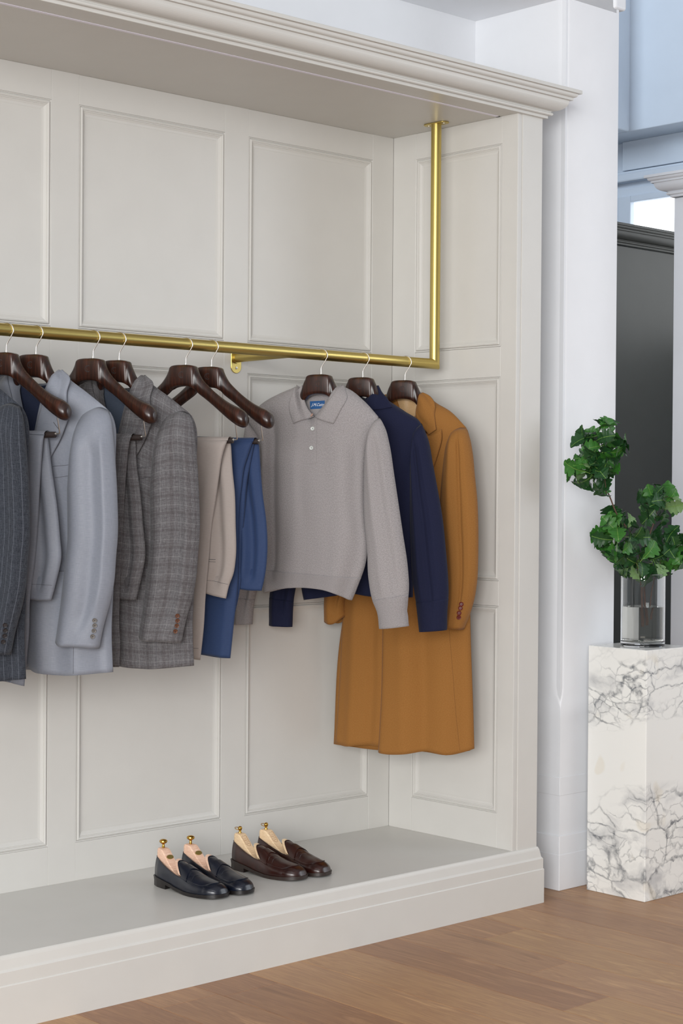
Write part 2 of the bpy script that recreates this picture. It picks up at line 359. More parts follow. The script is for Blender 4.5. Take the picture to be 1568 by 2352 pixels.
def framework(parent, axis, lo, hi, cols_, off, nrm_sign, rows, z0, z1):
    """stiles and rails standing 12 mm proud, a flat panel and a moulding in every opening"""
    edges = [lo]+[e for c in cols_ for e in c]+[hi]
    def bx(name, a0, a1, zz0, zz1, d0, d1, bev):
        if axis == 'x': b_ = box(name, (a0, off+d0, zz0), (a1, off+d1, zz1), M_wall, None, bev, 1)
        else: b_ = box(name, (off+d0, a0, zz0), (off+d1, a1, zz1), M_wall, None, bev, 1)
        return part(b_, parent)
    for i in range(0, len(edges), 2): bx('stile', edges[i]+.0002, edges[i+1]-.0002, z0, z1, 0, .012, .0006)
    zs = [z0]+[e for r in rows for e in r]+[z1]
    for c in cols_:
        for i in range(0, len(zs), 2): bx('rail', c[0]+.0002, c[1]-.0002, zs[i]+(0 if i == 0 else .0002), zs[i+1]-.0002, .0004, .012, .0006)
        for r in rows:
            bx('panel', c[0]+.002, c[1]-.002, r[0]+.002, r[1]-.002, .0095, .0118, 0)
            if axis == 'x': moulding(parent, (c[0], off, r[0]), (1, 0, 0), (0, 0, 1), (0, -1, 0), c[1]-c[0], r[1]-r[0])
            else: moulding(parent, (off, c[1], r[0]), (0, -1, 0), (0, 0, 1), (-1, 0, 0), c[1]-c[0], r[1]-r[0])
framework(back, 'x', XL, XR, PX, YB, 1, ROWS, ZS, ZC)
side = part(box('side_wall', (XR+.0122, YP+.004, 0), (XP-.001, YB+.035, ZC), M_wall))
framework(side, 'y', YP+.0005, YB, [(3.9435, 4.3525)], XR, 1, ROWS, ZS, ZC)
part(box('left_side_wall', (XL-.10, YP, 0), (XL, YB+.03, ZC), M_wall))
# pilaster face: narrow set-back strip, bright edge, wider board
part(box('pilaster_strip', (XR, YP+.003, ZS-.01), (4.4245, YP+.02, ZC), M_wall, None, .0008, 1))
part(box('pilaster', (4.425, YP, ZS-.01), (XP, YP+.03, ZC+.01), M_wall, None, .0012, 2))
# soffit with the light strip let into it
sof = part(box('soffit', (XL-.1, YP+.001, ZC), (XP-.005, YB+.035, ZC+.05), M_wall))
part(box('light_strip', (XL+.1, 3.9510, ZC-.0012), (XR-.004, 3.9640, ZC+.004), mat('strip_diffuser', (240, 236, 250), .4)), sof)
part(box('strip_end_cap', (XR-.010, 3.951, ZC-.0016), (XR-.002, 3.965, ZC+.004), mat('strip_cap', (70, 70, 74), .4)), sof)
# cornice
z0 = 2.679
def arc(cx, cy, r, a0, a1, n): return [(cx+r*cos(radians(a0+(a1-a0)*i/n)), cy+r*sin(radians(a0+(a1-a0)*i/n))) for i in range(n+1)]
CORN = [(-.02, 0), (.0115, 0), (.0127, .0012), (.0127, .0105)]+arc(.0195, .0155, .0058, -90, 90, 8)+[(.0200, .0235), (.0240, .0260), (.028, .0262)]+\
    [(.0280+.0357*sin(radians(a)), .0262+.0345*(1-cos(radians(a)))) for a in range(8, 91, 8)]+[(.0637, .0615), (.0735, .0618), (.0735, .0700), (.0757, .0712)]+arc(.0757, .0795, .0083, -90, -10, 5)+\
    [(.0850, .0830), (.0950, .0838), (.0950, .0945), (.0930, .0960), (-.02, .0960)]
def cornice_run(name, prof, zz, x0, x1, y0, y1, m, p):
    path = [(x0, y0, zz), (x1, y0, zz), (x1, y1, zz)]
    outs = [((0, -1, 0), (0, 0, 1)), ((1, -1, 0), (0, 0, 1)), ((1, 0, 0), (0, 0, 1))]
    return part(sweep(name, prof, path, outs, m), p)
cornice_run('cornice', CORN, z0, XL-.1, XP, YP, YB+.03, M_wall, ALC)
# raised base: shelf board and the stepped skirting that wraps the corner
part(box('shelf_board', (XL-.1, YP-.002, .02), (XR+.01, YB+.012, ZS), M_wall, None, .001, 1))
BASE = [(-.03, 0), (.0189, 0), (.0189, .1145), (.0178, .1170), (.0163, .1180), (.0163, .1510), (.0150, .1530), (.0115, .1575), (.0070, .1810), (.0055, .1855), (.0035, .1900), (.0015, .1918), (-.001, .1919), (-.03, .1919)]
cornice_run('base_skirting', BASE, 0, XL-.1, XP, YP, YB+.03, M_wall, ALC)
# ------------------------------------------------------------------ column, beam and room shell
XC, YC = 4.7186, 3.932
colm = struct(box('wall_right_column', (XC+.004, YC+.004, 0), (5.012, 5.3, 3.5), M_col, None))
def chamfered():
    """column casing whose corner is chamfered above a lamb's tongue stop at 0.7 m"""
    V = []; Fc = []
    zs = [0, .60, .64, .66, .69, .72, .9, 1.5, 2.2, 3.5]; ch = [0, 0, .0004, .006, .018, .022, .022, .022, .022, .022]
    for z, c in zip(zs, ch):
        cx_, cy_ = c, c*1.9
        V += [(XC, 5.3, z), (XC, YC+cy_+.0001, z)]
        for k in range(1, 4):
            t = k/4; V.append((XC+cx_*(t**1.6), YC+cy_*((1-t)**1.6), z))
        V += [(XC+cx_+.0001, YC, z), (5.0145, YC, z), (5.0145, 5.3, z)]
    n = 8
    for i in range(len(zs)-1):
        for k in range(n-1): Fc.append((i*n+k, i*n+k+1, (i+1)*n+k+1, (i+1)*n+k))
    return me_obj('column_casing', V, Fc, M_col, smooth=True, sharp=30)
part(chamfered(), colm)
part(box('column_skirting', (XC-.004, YC-.004, 0), (5.018, 5.3, .1935), M_col, None, .0025, 2), colm)
part(box('column_skirting', (XC-.0055, YC-.0055, 0), (5.0195, 5.3, .128), M_col, None, .0025, 2), colm)
part(box('column_band', (XC-.0018, YC-.0018, .335), (5.016, 5.3, .400), M_col, None, .0016, 2), colm)
part(box('column_bracket', (4.98, YC-.012, 3.155), (5.045, YC+.3, 3.6), M_col, None, .01, 3), colm)
struct(box('wall_back', (-3.5, 4.364, 2.72), (4.7186, 5.3, 3.142), M_col))
struct(box('trim_1', (-3.5, YC+.0, 3.142), (5.0, 5.3, 3.6), paint('beam_paint', (246, 248, 252), .6)))
ceil = struct(box('ceiling', (-3.5, -3.5, 4.6), (9.5, 9.5, 4.7), mat('ceiling_paint', (232, 234, 238), .8)))
# far side of the shop
struct(box('wall_right', (8.2, -3.5, 0), (8.35, 9.5, 4.6), M_far))
struct(box('wall_far', (-3.5, 9.35, 0), (9.5, 9.5, 4.6), M_far))
struct(box('trim_2', (7.95, 3.0, 3.475), (8.2, 9.3, 4.6), M_far, None, .004, 2))
struct(box('trim_3', (8.14, 3.0, 3.235), (8.2, 9.3, 3.285), M_far, None, .01, 2))
struct(box('trim_4', (8.165, 3.0, 3.285), (8.2, 9.3, 3.30), M_far, None, .003, 2))
struct(box('trim_5', (7.80, 6.15, 3.475), (7.955, 9.3, 4.6), M_far, None, .012, 3))
struct(box('trim_6', (8.165, 3.0, 3.305), (8.2, 6.37, 3.475), M_far, None, .004, 2))
win = struct(box('window_1', (8.17, 4.3, 3.15), (8.2, 6.43, 3.20), M_far, None, .004, 2))
def wp(n, lo, hi, m=M_far, b=.004): part(box(n, lo, hi, m, None, b, 2), win)
wp('window_frame', (8.165, 6.385, 2.3), (8.2, 6.43, 3.15)); wp('window_frame', (8.15, 6.295, 2.3), (8.2, 6.385, 3.15)); wp('window_frame', (8.15, 4.3, 3.112), (8.2, 6.295, 3.15))
wp('window_glass', (8.185, 4.3, 2.3), (8.195, 6.297, 3.113), M_winglass, 0)
# dark cabinet in the distance and the white one to the right of it
dk = empty('display_cabinet', (7.6, 5.9, 0), 'tall dark grey cabinet with stepped cornice in the far room, seen past the white column', 'cabinet')
part(box('cabinet_body', (5.6, 5.65, 0), (8.08, 6.2, 2.70), M_dark, None, .002, 1), dk)
cornice_run('cornice', CORN, 2.704, 5.6, 8.08, 5.65, 6.2, M_dark, dk)
part(box('cabinet_edge_strip', (6.58, 5.63, 0), (6.615, 5.65, 1.80), M_black, None, .002, 1), dk)
wc = empty('white_cabinet', (6.5, 4.2, 0), 'tall white cabinet end with stepped cornice, at the right edge behind the oak branches', 'cabinet')
part(box('cabinet_body', (6.24, 2.6, 0), (6.9, 4.58, 2.70), M_col, None, .002, 1), wc)
def corn_left(name, prof, zz, x0, y0, y1, m, p):
    path = [(x0, y0, zz), (x0, y1, zz), (x0+.6, y1, zz)]
    outs = [((-1, 0, 0), (0, 0, 1)), ((-1, 1, 0), (0, 0, 1)), ((0, 1, 0), (0, 0, 1))]
    return part(sweep(name, prof, path, outs, m), p)
corn_left('cornice', CORN, 2.704, 6.24, 2.6, 4.58, M_col, wc)
# ------------------------------------------------------------------ brass rail
YR, ZR, RR = 4.1803, 1.8475, .0178
rail = empty('clothes_rail', (4.325, YR, ZR), 'brushed brass clothes rail on a vertical post, running across the alcove', 'rail')
def mitred(P, r, n=32):
    V = []; Fc = []; P = [Vector(p) for p in P]; m = len(P)
    for i, p in enumerate(P):
        d0 = (P[i]-P[i-1]).normalized() if i else (P[1]-P[0]).normalized(); d1 = (P[i+1]-P[i]).normalized() if i < m-1 else d0
        t = (d0+d1).normalized(); side_ = Vector((0, 1, 0)); inp = t.cross(side_).normalized(); k = 1/max(.3, d0.dot(t))
        for j in range(n): a = 2*pi*j/n; V.append(p+side_*cos(a)*r+inp*sin(a)*r*k)
    for i in range(m-1):
        for j in range(n): Fc.append((i*n+j, i*n+(j+1) % n, (i+1)*n+(j+1) % n, (i+1)*n+j))
    return V, Fc
V, Fc = mitred([(XL+.06, YR, ZR), (4.325, YR, ZR)], RR)
def mitre_cut():
    n = 32; V = []; Fc = []
    for x, sgn in ((XL+.002, 0), (4.325, 1)):
        for j in range(n):
            a = 2*pi*j/n; zz = sin(a)*RR; V.append((x-(zz if sgn else 0)*1.0, YR+cos(a)*RR, ZR+zz))
    for j in range(n): Fc.append((j, (j+1) % n, n+(j+1) % n, n+j))
    h = part(me_obj('rail_tube', V, Fc, M_brass, smooth=True), rail)
    V = []; Fc = []
    for z_, sgn in ((ZR, 1), (ZC-.003, 0)):
        for j in range(n):
            a = 2*pi*j/n; xx = cos(a)*RR; V.append((4.325+xx, YR+sin(a)*RR, z_+(-xx if sgn else 0)))
    for j in range(n): Fc.append((j, (j+1) % n, n+(j+1) % n, n+j))
    part(me_obj('post', V, Fc, M_brass, smooth=True), rail)
mitre_cut()
def stadium(name, L, wd, th, m, axis='z'):
    bm = bmesh.new(); vs = []
    for s in (1, -1):
        for k in range(13):
            a = radians(-90+180*k/12) if s == 1 else radians(90+180*k/12)
            vs.append(bm.verts.new((s*(L/2-wd/2)+cos(a)*wd/2 if True else 0, sin(a)*wd/2, 0)))
    f = bm.faces.new(vs); r = bmesh.ops.extrude_face_region(bm, geom=[f])
    for v in r['geom']:
        if isinstance(v, bmesh.types.BMVert): v.co.z += th
    bmesh.ops.bevel(bm, geom=[e for e in bm.edges if abs(e.verts[0].co.z-e.verts[1].co.z) < 1e-6], offset=th*.3, segments=1, affect='EDGES')
    return bm_obj(name, bm, m)
fg = stadium('flange', .105, .042, .004, M_brass); fg.rotation_euler = (0, 0, radians(90)); fg.location = (4.325, YR, ZC-.0045); part(fg, rail)
for s in (-1, 1):
    sn = lathe('screw', [(0, 0), (.0045, 0), (.0045, .0015), (0, .0022)], M_steel, n=14); sn.rotation_euler = (pi, 0, 0); sn.location = (4.325, YR+s*.036, ZC-.0045); part(sn, rail)
wpz = 1.846
pl = stadium('wall_plate', .104, .044, .004, M_brass); pl.rotation_euler = (radians(90), radians(90), 0); pl.location = (3.670, YB, wpz); part(pl, rail)
part(tube('bracket_arm', [(3.670, YB-.003, wpz), (3.670, YR, ZR)], .0158, M_brass, n=28), rail)
part(tube('arm_collar', [(3.670, YB-.004, wpz), (3.670, YB-.010, wpz)], .019, M_brass, n=28), rail)
for s in (-1, 1):
    sn = lathe('screw', [(0, 0), (.0045, 0), (.0045, .0015), (0, .0022)], M_steel, n=14); sn.rotation_euler = (radians(90), 0, 0); sn.location = (3.670, YB-.004, wpz+s*.034); part(sn, rail)
# ------------------------------------------------------------------ hangers
PHI = radians(-65)
HX = {'charcoal': 2.42, 'ltro': 2.608, 'ljac': 2.705, 'ctro': 2.8995, 'cjac': 2.992, 'beige': 3.239, 'navy': 3.339, 'polo': 3.794, 'sweater': 3.982, 'coat': 4.181}
SEC_BARE = [(.0, 1.7510, .0320, -.0130, .0225, 7.0), (.015, 1.7505, .0325, -.0130, .0225, 7.0), (.030, 1.7480, .0335, -.0130, .0222, 6.5), (.0385, 1.7440, .0345, -.0130, .0216, 5.0), (.0425, 1.7405, .0345, -.0134, .0190, 3.2), (.052, 1.7265, .0310, -.0138, .0165, 2.4), (.065, 1.7120, .0262, -.0145, .0150, 2.2),
       (.080, 1.6990, .0236, -.0155, .0145, 2.1), (.105, 1.6790, .0222, -.018, .0155, 2.0), (.130, 1.6600, .0228, -.020, .0182, 2.0), (.155, 1.6430, .0245, -.0230, .0215, 2.1), (.178, 1.6300, .0268, -.0255, .0245, 2.1), (.196, 1.6215, .0278, -.0270, .0255, 2.1),
       (.208, 1.6165, .0255, -.0278, .0235, 2.1), (.2165, 1.6140, .0200, -.028, .0190, 2.0), (.2210, 1.6130, .0120, -.0282, .0120, 2.0), (.2228, 1.6128, .0012, -.0282, .0012, 2.0)]
# the arms of a hanger inside a garment lie under the cloth
SEC_IN = SEC_BARE[:6]+[(.062, 1.712, .024, -.010, .013, 2.2), (.080, 1.690, .016, -.004, .008, 2.1), (.110, 1.662, .012, -.002, .006, 2.1), (.150, 1.634, .010, .0, .005, 2.1), (.180, 1.615, .009, .0, .005, 2.1), (.190, 1.610, .001, .0, .001, 2.0)]
def hanger_mesh(SEC):
    rows = []
    K = len(SEC)
    def sm(i, c): return SEC[i][c]
    S = []
    for i in range(K-1):
        for q in range(4):
            t = q/4; p0 = SEC[max(i-1, 0)]; p1 = SEC[i]; p2 = SEC[i+1]; p3 = SEC[min(i+2, K-1)]
            if i == 0: p0 = (-SEC[1][0],)+SEC[1][1:]
            S.append(tuple(.5*((2*b)+(-a+c)*t+(2*a-5*b+4*c-d)*t*t+(-a+3*b-3*c+d)*t**3) for a, b, c, d in zip(p0, p1, p2, p3)))
    S.append(SEC[-1])
    full = [(-s[0],)+s[1:] for s in S[::-1]]+S[1:]
    n = 28; V = []; Fc = []
    for x, zc, hh, yc, hd, p in full:
        hh = max(hh, .0006); hd = max(hd, .0006)
        for k in range(n):
            a = 2*pi*k/n; ca, sa = cos(a), sin(a)
            V.append((x, yc+hd*(abs(ca)**(2/p))*(1 if ca >= 0 else -1), zc+hh*(abs(sa)**(2/p))*(1 if sa >= 0 else -1)))
    m = len(full)
    for i in range(m-1):
        for k in range(n): Fc.append((i*n+k, i*n+(k+1) % n, (i+1)*n+(k+1) % n, (i+1)*n+k))
    Fc.append(tuple(range(n))[::-1]); Fc.append(tuple(range((m-1)*n, m*n)))
    return V, Fc
HB = {True: hanger_mesh(SEC_BARE), False: hanger_mesh(SEC_IN)}
HROOT = Vector((0, 0, 1.783))
def hp(o, root): o.parent = root; o.location = Vector(o.location)-HROOT; return o
def text_mesh(name, body, size, m, ext=.0003, shear=0.0):
    cu = bpy.data.curves.new(name, 'FONT'); cu.body = body; cu.size = size; cu.extrude = ext; cu.align_x = 'CENTER'; cu.align_y = 'CENTER'; cu.shear = shear; cu.resolution_u = 3
    o = bpy.data.objects.new(name, cu); COL.objects.link(o); dg = bpy.context.evaluated_depsgraph_get()
    me = bpy.data.meshes.new_from_object(o.evaluated_get(dg)); bpy.data.objects.remove(o, do_unlink=True); me.materials.clear(); me.materials.append(m)
    q = bpy.data.objects.new(name, me); COL.objects.link(q); return q
HM = {}
def hook_path():
    P = [(0, 0, 1.781), (.0, 0, 1.800), (.001, 0, 1.806), (.004, 0, 1.812), (.0145, 0, 1.8275), (.019, 0, 1.8355)]
    for a in range(-10, 196, 12): P.append((.0225*cos(radians(a)), 0, 1.8445+.0225*sin(radians(a))))
    P.append((-.0215, 0, 1.834)); return [tuple(p) for p in crv(P, 60)]
first = None
def make_hanger(key, label, bar):
    global HM
    root = empty('coat_hanger', (HX[key], YR, 1.783), label, 'hanger', 'dark wooden hangers on the brass rail', PHI)
    def put(name, builder):
        if name in HM: o = bpy.data.objects.new(name.split('|')[0], HM[name]); COL.objects.link(o)
        else: o = builder(); HM[name] = o.data
        return hp(o, root)
    put('shoulder_form|%d' % bar, lambda: me_obj('shoulder_form', HB[bar][0], HB[bar][1], M_hanger, smooth=True))
    put('hook', lambda: tube('hook', hook_path(), .0018, M_steel, n=10))
    put('ferrule', lambda: lathe('ferrule', [(0, 1.7825), (.0052, 1.7825), (.0052, 1.7850), (.0035, 1.7860), (.0032, 1.7905), (.0019, 1.7912), (.0019, 1.80)], M_steel, n=18))
    def emb():
        o = text_mesh('emblem', 'C', .030, M_engr, .0002); o2 = text_mesh('e', 'S', .019, M_engr, .0002)
        bm = bmesh.new(); bm.from_mesh(o.data); bm.from_mesh(o2.data); bm.to_mesh(o.data); bm.free(); bpy.data.objects.remove(o2, do_unlink=True)
        for v in o.data.vertices: v.co = Vector((v.co.x*.85+.001, -.0356-v.co.z, v.co.y+1.751))
        return o
    e = put('emblem', emb)
    if bar:
        put('trouser_bar', lambda: tube('trouser_bar', [(-.163, -.006, 1.5535), (.163, -.006, 1.5535)], .0085, M_barwood, n=20))
        for s in (-1, 1):
            put('bar_wire|%d' % s, lambda: tube('bar_wire', [tuple(p) for p in [(s*.150, -.006, 1.556), (s*.174, -.006, 1.5562), (s*.1775, -.007, 1.558), (s*.1785, -.009, 1.562), (s*.179, -.022, 1.603)]], .0021, M_steel, n=8))
            put('bar_end|%d' % s, lambda: tube('bar_end', [(s*.1625, -.006, 1.556), (s*.1655, -.006, 1.556)], .0042, M_steel, n=14))
    return root
make_hanger('charcoal', 'dark wooden hanger inside the charcoal pinstripe jacket at the left edge', False)
make_hanger('ltro', 'dark wooden hanger carrying the light blue-grey trousers, leftmost bare hanger', True)
make_hanger('ljac', 'dark wooden hanger inside the light blue-grey suit jacket', False)
make_hanger('ctro', 'dark wooden hanger carrying the dark grey checked trousers', True)
make_hanger('cjac', 'dark wooden hanger inside the grey checked suit jacket', False)
make_hanger('beige', 'dark wooden hanger carrying the beige trousers', True)
make_hanger('navy', 'dark wooden hanger carrying the mid-blue trousers', True)
make_hanger('polo', 'dark wooden hanger inside the grey knitted polo', False)
make_hanger('sweater', 'dark wooden hanger inside the navy sweater', False)
make_hanger('coat', 'dark wooden hanger inside the camel coat, rightmost on the rail', False)
